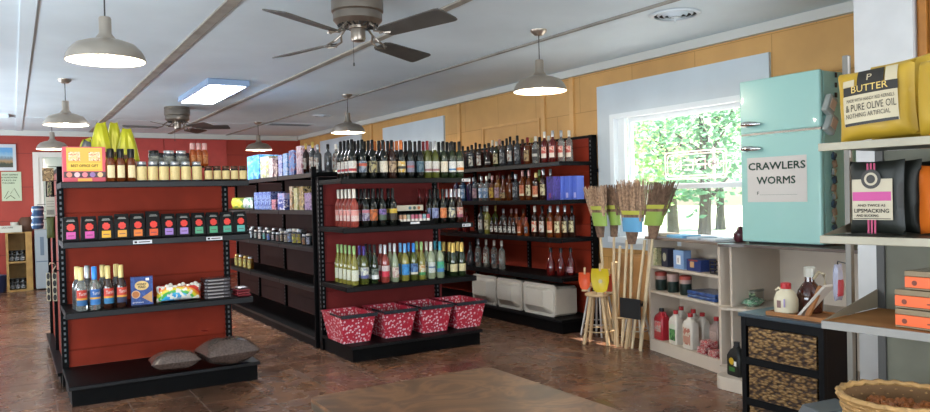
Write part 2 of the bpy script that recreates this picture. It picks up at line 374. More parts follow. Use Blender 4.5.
for k, (x, y, h, r) in enumerate(((15.5, 17.6, 4.6, 1.0), (18.5, 17.0, 5.0, 1.3), (15.5, 13.2, 4.6, 1.1), (18.5, 12.4, 5.2, 1.3), (23, 24.5, 7.0, 1.9), (23.5, 19.2, 7.0, 1.9), (27.5, 15.2, 7.5, 2.2), (27, 29.0, 7.5, 2.2))):
    tree(x, y, h, r, k, tl[k])

# ---------------- ceiling fixtures
M_steel = mat('brushed_steel', 'b6aa9c', .33, .92, noise=.1, nscale=3)
M_shade_in = mat('enamel_white', 'f4efe4', .3, emit='fff1d8', es=0)
M_bulb = mat('lit_bulb', 'fff4e0', .3, emit='fff0d4', es=14)
M_cord = mat('dark_cord', '33312f', .6)
LG = 'barn pendant lamps'
def pendant(x, y, z, label, R=.23, en=14):
    t = thing('pendant_lamp', label, 'lamp', (x, y, 2.899), group=LG)
    mb = MB(); mb.lathe([(.0, -.045), (.035, -.045), (.065, -.02), (.07, 0), (0, 0)], 20); mb.build('canopy', M_steel, t, True)
    zt = z + .27 - 2.9
    mb = MB(); mb.cyl((0, 0, -.044), (0, 0, zt), .0045, n=6); mb.build('cord', M_cord, t)
    zz = z - 2.9
    mb = MB(); mb.lathe([(0, .27), (.032, .27), (.036, .26), (.036, .17), (.05, .15), (.06, .135), (.11, .122), (.17, .10), (.203, .065), (.223, .03), (R, 0), (R - .006, 0)], 40, (0, 0, zz), closed=False); mb.build('shade', M_steel, t, True)
    mb = MB(); mb.lathe([(R - .006, .001), (.214, .03), (.19, .062), (.16, .093), (.1, .115), (.05, .125), (0, .13)], 40, (0, 0, zz), closed=False); mb.build('shade_lining', M_shade_in, t, True)
    mb = MB(); mb.lathe([(0, .015), (.025, .022), (.035, .045), (.03, .075), (.015, .1), (.012, .123)], 16, (0, 0, zz)); mb.build('bulb', M_bulb, t, True)
    l = light('bulb_light', 'POINT', (x, y, z + .002), en, (1, .87, .68)); l.data.shadow_soft_size = .03
pendant(.53, 5.03, 2.385, 'nearest brushed steel pendant lamp at upper left, its canopy out of view')
pendant(.555, 9.27, 2.39, 'steel pendant lamp second in the left row, its round canopy fully visible')
pendant(.60, 13.4, 2.40, 'smallest and furthest steel pendant lamp in the left row, before red wall')
pendant(3.885, 5.03, 2.375, 'large steel pendant lamp hanging nearest the window, above the liquor shelf')
pendant(3.90, 9.27, 2.385, 'mid-size steel pendant lamp hanging above the wine bottles')
pendant(3.79, 13.08, 2.40, 'far steel pendant lamp hanging above the blue cartons')

M_fan = mat('fan_pewter', '8d8378', .3, .85, noise=.15, nscale=4); M_blade = mat('fan_blade', '4a4641', .45, noise=.25, nscale=9)
def fan(x, y, angs, R, label, zb=2.6):
    t = thing('ceiling_fan', label, 'ceiling fan', (x, y, 2.899), group='hugger ceiling fans')
    mb = MB(); mb.lathe([(.175, 0), (.18, -.03), (.172, -.035), (.178, -.045), (.178, -.12), (.165, -.13), (.168, -.138), (.168, -.18), (.14, -.21), (.08, -.215), (0, -.215)], 36); mb.build('motor_housing', M_fan, t, True)
    mb = MB()
    for k in range(20):
        a = k * PI / 10; mb.box(-.001, -.001, 0, 0, 0, 0) if 0 else mb.tube([(math.cos(a) * .09, math.sin(a) * .09, -.222), (math.cos(a) * .14, math.sin(a) * .14, -.214)], .006, 5)
    mb.build('vent_ribs', M_cord, t)
    mb = MB(); mb.lathe([(0, -.216), (.065, -.216), (.062, -.235), (.05, -.24), (.052, -.30), (.045, -.318), (.02, -.325), (0, -.325)], 24); mb.build('switch_housing', M_fan, t, True)
    mb = MB(); mb.cyl((-.045, -.02, -.30), (-.045, -.02, -.47), .0018, n=5); pc = mb.build('pull_chain', M_cord, t)
    mb = MB(); mb.lathe([(0, 0), (.007, .004), (.006, .022), (0, .028)], 8, (-.045, -.02, -.497)); mb.build('pull_knob', M_cord, pc)
    zr = zb - 2.9
    for a in angs:
        a = math.radians(a); Rz = Matrix.Rotation(a, 4, 'Z'); Rx = Matrix.Rotation(math.radians(-13), 4, 'X')
        mb = MB(); mb.T = Rz @ Matrix.Translation((0, 0, zr)) @ Rx
        r0 = .27; pts = [(r0, -.05), (r0 + .04, -.07), (R - .04, -.092), (R - .01, -.085), (R, -.06), (R, .06), (R - .01, .085), (R - .04, .092), (r0 + .04, .07), (r0, .05)]
        mb.prism(pts, -.004, .004); mb.build('blade', M_blade, t)
        mb = MB(); mb.T = Rz @ Matrix.Translation((0, 0, zr))
        mb.tube([(.13, 0, .085), (.18, .0, .05), (.21, .03, .012), (.30, .035, -.010)], .008, 6); mb.tube([(.18, 0, .05), (.21, -.03, .012), (.30, -.035, -.012)], .008, 6); mb.tube([(.27, .035, -.012), (.34, 0, -.012), (.27, -.035, -.012)], .007, 6)
        mb.build('blade_bracket', M_fan, t)
fan(2.07, 4.70, (213, 108, 32, 284), .89, 'large pewter ceiling fan near the camera with a hanging pull chain')
fan(2.12, 11.4, (182, 238, 294, 334, 50), .74, 'small distant pewter ceiling fan in front of the red wall')
# fluorescent ceiling light
t = thing('fluorescent_light', 'lit rectangular white fluorescent panel on the ceiling left of the big fan', 'light fixture', (2.17, 9.45, 2.899))
mb = MB(); mb.box(-.24, -.86, -.07, .24, .86, 0); mb.build('housing', mat('fixture_blue_white', '8fa6c4', .4), t, bevel=.01)
mb = MB(); mb.box(-.20, -.82, -.078, .20, .82, -.0705); mb.build('diffuser', mat('lit_diffuser', 'ffffff', .4, emit='f4f8ff', es=6), t)
light('fluorescent_glow', 'AREA', (2.17, 9.45, 2.80), 30, (.92, .96, 1), (0, 0, -1), shape='RECTANGLE', size=.4, size_y=1.6)
# vents
M_vent = mat('vent_white', 'c9d0d4', .4)
def rvent(x, y, R, label):
    t = thing('ceiling_vent', label, 'vent', (x, y, 2.899), group='round ceiling vents')
    mb = MB(); mb.lathe([(R - .03, 0), (R, -.004), (R - .01, -.016), (R - .035, -.016)], 32, closed=False); mb.build('rim', M_vent, t, True)
    for q in range(3):
        r = R * (.70 - .2 * q); mb = MB(); mb.lathe([(r, -.004), (r - .014, -.018 - .004 * q), (r - .018, -.014 - .004 * q)], 32, closed=False); mb.build('vane_ring', M_vent, t, True)
    mb = MB(); mb.lathe([(0, -.001), (R - .031, -.001), (R - .031, 0), (0, 0)], 32); mb.build('duct_opening', M_ink, t)
    mb = MB(); mb.cyl((0, 0, -.002), (0, 0, -.07), .004, n=6); mb.lathe([(0, -.03), (R * .18, -.028), (0, -.022)], 12); mb.build('centre_knob', M_vent, t)
rvent(4.53, 4.10, .20, 'large round white ceiling vent at upper right near the window')
rvent(4.47, 11.67, .17, 'small round ceiling vent far back above the wine')
t = thing('ceiling_grille', 'long dark rectangular ceiling grille near the far corner', 'vent', (4.45, 13.3, 2.899))
mb = MB(); mb.box(-.42, -.2, -.012, .42, -.17, 0); mb.box(-.42, .17, -.012, .42, .2, 0); mb.box(-.42, -.17, -.012, -.39, .17, 0); mb.box(.39, -.17, -.012, .42, .17, 0); mb.build('frame', M_vent, t)
mb = MB(); mb.box(-.39, -.17, -.004, .39, .17, 0); mb.build('backing', M_ink, t)
mb = MB()
for k in range(8): mb.box(-.39, -.15 + k * .042, -.011, .39, -.14 + k * .042, -.005)
mb.build('slats', mat('vent_slat', '7d8488', .5), t)
# ================================================================== GONDOLAS
def board_mat(name, col):
    m = mat(name, col, .6, spec=.2); n = m.node_tree.nodes; L = m.node_tree.links; b = n['Principled BSDF']
    tc = n.new('ShaderNodeTexCoord'); wv = n.new('ShaderNodeTexWave'); wv.wave_type = 'BANDS'; wv.bands_direction = 'Z'; wv.wave_profile = 'SAW'; wv.inputs['Scale'].default_value = 1.1; wv.inputs['Distortion'].default_value = .15
    L.new(tc.outputs['Object'], wv.inputs['Vector'])
    r = ramp(n, L, wv.outputs[0], [(0, (0, 0, 0)), (.06, (1, 1, 1)), (1, (.93, .93, .93))])
    nz = n.new('ShaderNodeTexNoise'); nz.inputs['Scale'].default_value = 4; L.new(tc.outputs['Object'], nz.inputs['Vector'])
    r2 = ramp(n, L, nz.outputs[0], [(.3, (.75, .72, .7)), (.7, (1, 1, 1))])
    m1 = n.new('ShaderNodeMixRGB'); m1.blend_type = 'MULTIPLY'; m1.inputs[0].default_value = .35; m1.inputs[1].default_value = lin(col); L.new(r.outputs[0], m1.inputs[2])
    m2 = n.new('ShaderNodeMixRGB'); m2.blend_type = 'MULTIPLY'; m2.inputs[0].default_value = .8; L.new(m1.outputs[0], m2.inputs[1]); L.new(r2.outputs[0], m2.inputs[2]); L.new(m2.outputs[0], b.inputs['Base Color'])
    bp = n.new('ShaderNodeBump'); bp.inputs['Strength'].default_value = .5; bp.inputs['Distance'].default_value = .006; L.new(r.outputs[0], bp.inputs['Height']); L.new(bp.outputs[0], b.inputs['Normal'])
    return m
M_panel = board_mat('red_slat_panel', '8f2f1b'); M_panel2 = board_mat('maroon_slat_panel', '7a2a28'); M_panel3 = board_mat('shaded_red_panel', '3a211c')  # last one: same red-brown board with the aisle's shade put into its colour
M_slot = mat('slot_dark', '060606', .6)
def gondola(name, label, loc, rotz, W, depth, H, decks, base_h, base_d, panel, seg=None, uprights=None):
    """front faces local -y; y=0 is the back panel's face; decks: list of (top z, depth)"""
    t = thing(name, label, 'shelf unit', loc, rotz)
    mb = MB(); mb.box(0.03, -.001, base_h, W - .03, .03, H - .03); mb.build('back_panel', panel, t)
    mb = MB(); mb.box(.02, -base_d + .02, 0, W - .02, .0, base_h - .03); mb.build('kick_base', M_black, t)
    mb = MB(); mb.box(0, -base_d, base_h - .03, W, 0, base_h); o = mb.build('base_deck', M_black, t, bevel=.004)
    mb = MB(); mb.box(0, -base_d - .004, base_h - .026, W, -base_d, base_h - .004); mb.build('price_channel', M_edge, o)
    if uprights is None: uprights = [0, W - .05]
    for u in uprights:
        mb = MB(); mb.box(u, -.03, base_h if u > .01 and u < W - .1 else 0, u + .05, .04, H); z = base_h + .05; mb.mi = 1
        while z < H - .05: mb.box(u + .018, -.0315, z, u + .032, -.0301, z + .022); mb.box(u - .0008, -.018, z, u - .0001, -.002, z + .022); z += .045
        mb.build('upright', [M_black, mat('slot_light', '5a5d60', .4)], t)
    mb = MB(); mb.box(0, -.01, H - .03, W, .035, H + .0); mb.build('top_rail', M_black, t)
    segs = seg or [(0, W)]
    for z, d in decks:
        for a, b in segs:
            mb = MB(); mb.box(a + .003, -d, z - .018, b - .003, -.032, z); mb.box(a + .003, -d, z - .05, b - .003, -d + .012, z - .018)
            mb.box(a + .003, -d + .02, z - .045, a + .012, -.032, z - .018); mb.box(b - .012, -d + .02, z - .045, b - .003, -.032, z - .018)
            o = mb.build('shelf', M_black, t, bevel=.003)
            mb = MB(); mb.box(a + .006, -d - .004, z - .046, b - .006, -d - .0002, z - .006); mb.build('price_channel', M_edge, o)
    return t
ZA = (1.68, 1.222, .685); ZB = (1.685, 1.228, .685)
GA = gondola('end_shelf', 'red-backed black end shelf with snacks and syrups, left foreground', (.33, 6.95, 0), 0, 1.42, .6, 1.70, [(ZA[0], .60), (ZA[1], .60), (ZA[2], .63)], .155, .78, M_panel, uprights=[0, 1.33])
GB = gondola('end_shelf', 'black end shelf holding wine bottles and red baskets, centre', (2.60, 7.0, 0), 0, 1.42, .6, 1.72, [(ZB[0], .62), (ZB[1], .64), (ZB[2], .68)], .15, .76, M_panel2, uprights=[0, 1.30])
# price tags in the channels
M_tag = mat('price_tag', 'cfd0d4', .5)
def ptag(par, x, y, z, w_=.10):
    mb = MB(); mb.box(x, y - .0045, z - .04, x + w_, y - .0041, z - .012); o = mb.build('price_tag', M_tag, par)
    mb = MB(); mb.box(x + .01, y - .0052, z - .034, x + .03, y - .0046, z - .018); mb.box(x + .04, y - .0052, z - .03, x + w_ - .015, y - .0046, z - .022); mb.build('tag_print', M_ink, o)
ptag(GA, .49, -.604, ZA[1], .14); ptag(GA, 1.05, -.604, ZA[1], .13); ptag(GB, 1.30, -.624, ZB[0]); ptag(GB, 1.28, -.644, ZB[1])
# aisle run B, facing the left aisle
n = 4; sg = [(k * 1.2, (k + 1) * 1.2) for k in range(n)]
RB = gondola('aisle_shelf', 'long dark aisle shelf of groceries running back from the wine shelf', (3.08, 7.12 + 4.8, 0), -PI / 2, 4.8, .48, 1.83, [(1.775, .46), (1.39, .46), (1.01, .47), (.60, .47)], .11, .50, M_panel3, seg=sg, uprights=[0, 1.175, 2.375, 3.575, 4.75])
mb = MB(); mb.box(4.8 - .001 + .002, -.50, 0, 4.8 + .022, -.448, 1.83); mb.build('end_post', M_black, RB)
# aisle run A, behind the left end shelf; only its left face shows
RA = gondola('aisle_shelf', 'black aisle shelf running back behind the left end shelf, goods hanging on it', (.42, 7.02, 0), -PI / 2 + PI * 0, 2.3, .05, 1.83, [], .10, .07, M_panel, uprights=[0, 1.1, 2.25])
RA.location = (.37, 7.03 + 2.3, 0)
# run C along the ochre wall with liquor
sg = [(k * 1.2, (k + 1) * 1.2) for k in range(4)]
RC = gondola('liquor_shelf', 'tall black wall shelf of liquor bottles beside the window', (5.43, 6.10 + 4.8, 0), -PI / 2, 4.8, .5, 2.13, [(1.84, .48), (1.43, .48), (1.02, .48), (.60, .48)], .155, .50, M_panel, seg=sg, uprights=[0, 1.175, 2.375, 3.575, 4.75])
mb = MB(); mb.box(4.80, -.03, 1.72, 4.86, .0, 1.76); mb.build('bracket', M_black, RC)

# ---------------- bottles
PROF = {
 'wine': ([(0, 0), (.036, 0), (.039, .006), (.039, .19), (.035, .215), (.02, .245), (.0145, .26), (.0145, .318), (0, .318)], (.0155, .262, .345), (.0397, .055, .155)),
 'slim': ([(0, 0), (.033, 0), (.036, .006), (.036, .16), (.031, .20), (.019, .245), (.014, .27), (.014, .33), (0, .33)], (.015, .275, .352), (.0367, .04, .135)),
 'bubbly': ([(0, 0), (.040, 0), (.043, .006), (.043, .15), (.037, .2), (.022, .25), (.016, .28), (.016, .315), (0, .315)], (.024, .21, .34), (.0437, .05, .125)),
 'liquor': ([(0, 0), (.037, 0), (.040, .006), (.040, .175), (.035, .197), (.018, .21), (.0135, .222), (.0135, .262), (0, .262)], (.0165, .24, .29), (.0407, .035, .15)),
 'tall': ([(0, 0), (.034, 0), (.037, .006), (.037, .20), (.030, .225), (.016, .24), (.0135, .25), (.0135, .30), (0, .30)], (.0155, .262, .325), (.0377, .05, .165)),
 'mini': ([(0, 0), (.026, 0), (.028, .004), (.028, .11), (.022, .135), (.012, .15), (.011, .185), (0, .185)], (.013, .17, .2), (.0286, .03, .1)),
 'syrup': ([(0, 0), (.037, 0), (.040, .006), (.040, .17), (.034, .2), (.02, .235), (.0145, .25), (.0145, .30), (0, .30)], (.020, .235, .335), (.0407, .04, .16)),
 'jar': ([(0, 0), (.037, 0), (.040, .005), (.040, .12), (.034, .135), (.030, .14), (0, .14)], (.035, .137, .16), (.0407, .01, .12)),
 'smalljar': ([(0, 0), (.030, 0), (.033, .004), (.033, .09), (.028, .1), (.027, .105), (0, .105)], (.030, .103, .125), (.0337, .012, .085)),
 'sauce': ([(0, 0), (.035, 0), (.038, .005), (.038, .14), (.032, .17), (.02, .185), (.018, .2), (0, .2)], (.026, .185, .255), (.0387, .03, .125)),
 'dark_jar': ([(0, 0), (.043, 0), (.046, .005), (.046, .10), (.04, .113), (.036, .118), (0, .118)], (.042, .115, .14), (.0467, .02, .09)),
 'round': ([(0, 0), (.036, 0), (.044, .01), (.048, .06), (.044, .12), (.03, .165), (.016, .19), (.014, .26), (0, .26)], (.018, .24, .285), (.0487, .03, .09)),
}
BC = {}
def bottle_meshes(kind, gm, cm, lm, arc=1.25):
    if kind == 'sauce': arc = .72
    key = (kind, gm.name, cm.name, lm.name if lm else '')
    if key not in BC:
        prof, (cr, c0, c1), (lr, l0, l1) = PROF[kind]
        mb = MB(); mb.lathe(prof, 14); g = mb.mesh('glass_body', gm, True)
        mb = MB(); mb.lathe([(cr, c0), (cr, c1 - .004), (cr - .003, c1), (0, c1)], 12); mb.lathe([(cr, c0), (0, c0)], 12) if 0 else None; c = mb.mesh('cap', cm, True)
        l = None
        if lm: mb = MB(); mb.lathe([(lr, l0), (lr, l1)], 12, a0=-PI / 2 - arc, a1=-PI / 2 + arc); l = mb.mesh('paper_label', lm, True)
        BC[key] = (g, c, l)
    return BC[key]
def bottle(name, kind, gm, cm, lm, loc, rotz, label, cat='bottle', group=None, scale=1.0, neck=None):
    g, c, l = bottle_meshes(kind, gm, cm, lm)
    t = thing(name, label, cat, loc, rotz, group); t.scale = (scale,) * 3
    put('bottle_body' if kind not in ('jar', 'smalljar', 'dark_jar') else 'jar_body', g, t); put('lid' if 'jar' in kind else 'capsule' if kind in ('wine', 'slim', 'bubbly') else 'cap', c, t)
    if l: put('paper_label', l, t)
    if neck:
        key = ('nk', kind, neck.name)
        if key not in BC:
            cr, c0, c1 = PROF[kind][1]; mb = MB(); mb.lathe([(cr + .002, c0 - .02), (cr + .001, c0 + .01)], 10, closed=False); BC[key] = mb.mesh('neck_band', neck, True)
        put('neck_band', BC[key], t)
    return t
def gl(name, col, rough=.08, trans=0.0): return mat('glass_' + name, col, rough, trans=trans, spec=.6, coat=.3)
G = dict(black=gl('black', '0d100d'), green=gl('green', '1e2a14'), olive=gl('olive', '5d6226', trans=.35), straw=gl('straw', 'a8a04a', trans=.45), rose=gl('rose', 'a84a40', trans=.35), red=gl('red', '5a1210', trans=.2),
         clear=gl('clear', 'd8dcd6', trans=.85), smoke=gl('smoke', '585c60', trans=.5), amber=gl('amber', '6b3312', trans=.3), brown=gl('brown', '2c1710'), blue=gl('blue', '32577c', trans=.4), pale=gl('pale', 'b9c5a0', trans=.5), gold=gl('goldliq', '9a6a28', trans=.3), purple=gl('purple', '2a2140'), orange=gl('orange', 'a04a1c', trans=.3))
def foil(n, c, met=.3): return mat('foil_' + n, c, .3, met)
K = dict(black=foil('black', '121214'), red=foil('red', '7a1f22'), orange=foil('orange', 'c9713a'), white=foil('white', 'd6d0c4'), navy=foil('navy', '232a52'), purple=foil('purple', '3a2670'), silver=foil('silver', 'b4b6ba', .8), gold=foil('gold', 'c9a95c', .6), blue=foil('blue', '2b78c4'), green=foil('green', '87a668'), lblue=foil('lblue', '6aa6dc'), pink=foil('pink', 'b78a86'), brown=foil('brown', '4a2c1c'), cream=foil('cream', 'cdb878'), wood=foil('wood', '9a6f45', 0), yellow=foil('yellow', 'd8c46c'), teal=foil('teal', '2f7f93'))
LM = label_mat
FZ = -.0
def rows(shelfz, files, xs, y0, dy, place, group, cat='wine bottle', name='wine_bottle'):
    for i, (px, kind, gm, cm, lm, desc, nrow, *rear) in enumerate(files):
        x = ony(px, 200, y0).x
        for r in range(nrow):
            g2, c2 = (gm, cm) if (r < 2 or not rear) else rear[0]
            rowname = ('front of', 'second in', 'third in', 'fourth in', 'fifth in')[r]
            lab = f"{desc}, {rowname} {oz(i)} file from left, {place}"
            if r >= 2 and rear: lab = f"{rear[1]}, {rowname} {oz(i)} file from left, {place}"
            bottle(name, kind, G[g2], K[c2], lm, (x + random.uniform(-.002, .002), y0 + r * dy, shelfz + .0005), random.uniform(-.15, .1), lab, cat, group, scale=1.08 if shelfz > 1.5 else 1.05)
L_ = dict(
 redband=LM('lb_redband', 'd9d2c8', 'a42c33', .12, .35), blueband=LM('lb_blueband', 'd4cfc6', '4b4f86', .5, .9), grey=LM('lb_grey', '8d95a0', 'b0503c', .55, .8, blob='4c5a6a'),
 orchid=LM('lb_orchid', 'a59a70', None, blob='39322c'), cream=LM('lb_cream', 'ddd2bd', None), tan=LM('lb_tan', 'b99f80', None, blob='6a5544'), yellow=LM('lb_yellow', 'd2c4a0', '3c3a36', .3, .55, blob='c29a3c'),
 dkred=LM('lb_dkred', '7e7f90', 'a05a60', .4, .6), navy=LM('lb_navy', '59707c', None, blob='2c4c5c'), whitebot=LM('lb_whitebot', 'cfcbc5', '93696c', .1, .3), bluebot=LM('lb_bluebot', 'dcdcda', '3e6f9e', .15, .32), orangebot=LM('lb_orangebot', 'ded8cc', 'd2803f', .15, .42),
 rose=LM('lb_rose', 'dba498', None, ink='9a6a60'), rosew=LM('lb_rosew', 'e0c4bc', 'd8938a', .5, .95, ink='8a5a54'), floral=LM('lb_floral', 'a7a0b0', 'b8707c', .7, .95, blob='5a4a66'), orange=LM('lb_orange', 'c96a34', None, blob='7c4a2e'), purp=LM('lb_purp', '8c6fae', '4a5a4a', .0, .5, blob='44406a'), yel=LM('lb_yel', 'd2b03c', '3a3028', 0, .6),
 violet=LM('lb_violet', '8893b4', None, blob='5a5c84'), peach=LM('lb_peach', 'd2834c', None, blob='b85e34'), creamart=LM('lb_creamart', 'd0c8a8', None, blob='4c5468'), pinkart=LM('lb_pinkart', 'c7a398', '8c4a5c', 0, .3, blob='a05a48'),
 whitegreen=LM('lb_wg', 'dcdcc8', None, ink='7a8a5c'), moun=LM('lb_moun', 'd8d8c8', '54598c', 0, .28, blob='8a90a0'), dkgr=LM('lb_dkgr', '7d8476', 'd8dad8', 0, .4, blob='3c4a48'), redhalf=LM('lb_redhalf', 'd8c9c4', 'c02f44', 0, .5), pinkscript=LM('lb_ps', 'd9cdbd', None, blob='b08a84'), sky=LM('lb_sky', '3f93cf', None, blob='2f74b4'), dkblue=LM('lb_db', '5f86b4', 'd8d0b8', 0, .2, blob='2c4474'), greenbot=LM('lb_gb', 'd3cfb4', '2f7d4c', 0, .3, blob='b2803c'), wave=LM('lb_wave', 'cfd6d0', '5a6f8c', .45, .6), parrot=LM('lb_parrot', '3f9c8c', '3f78b0', 0, .35, blob='4aa870'), champ=LM('lb_champ', 'c9be94', None, ink='8a7a50'))
WG = 'wine bottles on the top shelf'
topf = [
 (353, 'wine', 'black', 'black', L_['redband'], 'dark wine bottle with white red-striped label', 4),
 (363.5, 'wine', 'black', 'black', L_['grey'], 'dark wine bottle with slate painted label', 3),
 (373.5, 'wine', 'black', 'black', L_['orchid'], 'dark wine bottle with khaki flower label', 3),
 (384, 'wine', 'black', 'black', L_['cream'], 'dark wine bottle with plain cream label', 4, ('black', 'orange'), 'wine bottle with orange capsule'),
 (393, 'wine', 'brown', 'black', L_['tan'], 'brown wine bottle with tan label', 4, ('black', 'orange'), 'wine bottle with copper capsule'),
 (402, 'wine', 'black', 'orange', L_['yellow'], 'bottle with yellow label and orange capsule', 4),
 (411, 'wine', 'black', 'black', L_['dkred'], 'dark wine bottle with lilac-grey label', 3, ('black', 'red'), 'wine bottle with dark red capsule'),
 (420.5, 'wine', 'black', 'black', L_['navy'], 'dark wine bottle with teal-grey label', 3),
 (428.7, 'wine', 'olive', 'red', L_['whitebot'], 'olive bottle with white label, maroon capsule', 3),
 (436, 'wine', 'olive', 'silver', L_['whitebot'], 'olive wine bottle with silver capsule', 3),
 (444.5, 'wine', 'green', 'black', L_['cream'], 'green wine bottle with wide cream label', 3),
 (452.7, 'wine', 'green', 'black', L_['bluebot'], 'green wine bottle with white and blue label', 3),
 (460.5, 'wine', 'green', 'black', L_['orangebot'], 'green wine bottle with white and orange label', 3)]
rows(ZB[0], topf, None, 6.48, .09, 'top shelf', WG)
W2 = 'bottles on the middle wine shelf'
midf = [(354, 'wine', 'rose', 'white', L_['rosew'], 'rosé bottle with pink label, cream capsule', 5),
 (365, 'wine', 'black', 'black', L_['floral'], 'dark wine bottle with grey flowery label', 3),
 (373, 'wine', 'black', 'black', L_['orange'], 'dark wine bottle with orange label', 3),
 (382, 'wine', 'black', 'black', L_['purp'], 'dark wine bottle with purple-topped label', 3),
 (392.5, 'wine', 'black', 'black', L_['yel'], 'dark wine bottle with yellow band', 2)]
rows(ZB[1], midf, None, 6.46, .095, 'middle shelf', W2)
midf2 = [(434.5, 'wine', 'black', 'black', L_['violet'], 'dark bottle with pale violet label', 2), (442.5, 'wine', 'black', 'black', L_['peach'], 'dark bottle with bright orange label', 2), (451, 'wine', 'black', 'silver', L_['creamart'], 'dark bottle with cream and navy label', 2), (459, 'wine', 'brown', 'silver', L_['pinkart'], 'brown bottle with pinkish label', 2)]
for i, (px, kd, g, c, lm, ds, nr) in enumerate(midf2):
    for r in range(nr):
        bottle('wine_bottle', kd, G[g], K[c], lm, (ony(px, 200, 6.46).x, 6.46 + r * .09, ZB[1] + .0005), 0, f"{ds}, {'front' if r == 0 else 'behind its twin'}, right end of middle wine shelf", 'wine bottle', W2)
for i, px in enumerate((419.5, 426.5)):
    bottle('wine_bottle', 'slim', G['red'], K['red'], None, (ony(px, 200, 6.74).x, 6.74, ZB[1] + .0005), 0, f"dark red unlabelled wine bottle standing behind the can tray, {'left' if i == 0 else 'right'} one of two", 'wine bottle', W2)
W3 = 'bottles on the lower wine shelf'
lowf = [(352.5, 'slim', 'straw', 'green', L_['whitegreen'], 'straw-coloured bottle, white label, green capsule', 5),
 (362.5, 'wine', 'olive', 'purple', L_['moun'], 'olive wine bottle with purple capsule', 2), (373, 'slim', 'green', 'black', L_['dkgr'], 'dark green wine bottle with mountain label', 3),
 (383.5, 'wine', 'rose', 'silver', L_['redhalf'], 'rosé bottle with white and red label', 2), (393, 'slim', 'pale', 'silver', L_['pinkscript'], 'pale bottle with pinkish script label', 2),
 (403.5, 'wine', 'straw', 'lblue', L_['sky'], 'pale wine bottle with sky-blue label', 2), (412, 'wine', 'olive', 'blue', L_['dkblue'], 'bottle with navy label and blue capsule', 2),
 (420, 'slim', 'straw', 'green', L_['greenbot'], 'straw wine bottle with green-bottomed label', 2), (429.5, 'wine', 'pale', 'white', L_['wave'], 'frosted pale wine bottle with wave label', 2), (438.5, 'wine', 'pale', 'teal', L_['parrot'], 'pale bottle with teal parrot label', 2)]
rows(ZB[2], lowf, None, 6.44, .098, 'lower shelf', W3)
for i, (px, y) in enumerate(((453, 6.44), (461.5, 6.44), (449.5, 6.56), (457.5, 6.56), (443.5, 6.66))):
    bottle('sparkling_wine_bottle', 'bubbly', G['green'], K['gold'], L_['champ'], (ony(px, 260, y).x, y, ZB[2] + .0005), 0, f"gold-foiled sparkling wine bottle at right end of the lower wine shelf, {('front left', 'front right', 'middle of back row', 'right of back row', 'left of back row')[i]}", 'wine bottle', 'sparkling wine bottles')
# flat box and tray of little cans on the middle wine shelf
a = ony(396, 209, 6.62); b = ony(422, 209, 6.62)
t = thing('flat_box', 'flat white box with three coloured dots lying above the small cans', 'box', ((a.x + b.x) / 2, 6.66, ZB[1] + .135))
mb = MB(); mb.box(-.15, -.06, 0, .15, .06, .055); mb.build('carton', mat('offwhite_card', 'd6cdb9', .5), t, bevel=.002)
for k, c in enumerate(('5c7f86', '5a6a5c', 'b9764c')):
    mb = MB(); mb.T = Matrix.Translation((.0 + k * .05, -.0605, .027)) @ Matrix.Rotation(PI / 2, 4, 'X'); mb.lathe([(0, 0), (.017, 0), (.017, .0006), (0, .0006)], 14); mb.build('printed_dot', mat('dot' + c, c, .5), t)
t = thing('can_tray', 'low black display tray holding little striped cans', 'tray', (ony(416, 220, 6.45).x, 6.5, ZB[1] + .0005))
mb = MB(); mb.box(-.19, -.08, 0, .19, .2, .006); mb.box(-.19, -.085, 0, .19, -.08, .035); mb.box(-.19, .2, 0, .19, .205, .135); mb.box(-.19, -.08, .006, -.185, .2, .05); mb.box(.185, -.08, .006, .19, .2, .05); mb.box(-.185, .1, .1285, .185, .2, .1345); mb.build('tray_body', M_black, t)
mb = MB(); mb.box(-.08, -.0862, .008, .02, -.0852, .028); mb.build('tray_label', M_tag, t)
for i in range(8):
    x = t.location.x - .16 + i * .044; cc = ('b9876c', 'c9a07c', 'a8b0a0', 'c77088', 'b04a64', 'c98a96', '7fa3ac', 'b3475e')[i]
    q = thing('small_can', f"little {('tan', 'cream', 'grey-green', 'pink', 'crimson', 'blush', 'pale blue', 'dark rose')[i]} can with dark lid, {oz(i)} from left in the tray", 'can', (x, 6.47, ZB[1] + .0075), group='little cans in the tray')
    mb = MB(); mb.lathe([(0, 0), (.018, 0), (.019, .003), (.019, .085), (.016, .09), (0, .09)], 12); mb.build('can_body', LM('cn' + cc, cc, 'e0d8d0', .3, .55), q, True)
    mb = MB(); mb.lathe([(0, .0905), (.016, .0905), (.016, .098), (0, .098)], 12); mb.build('can_lid', K['black'], q, True)

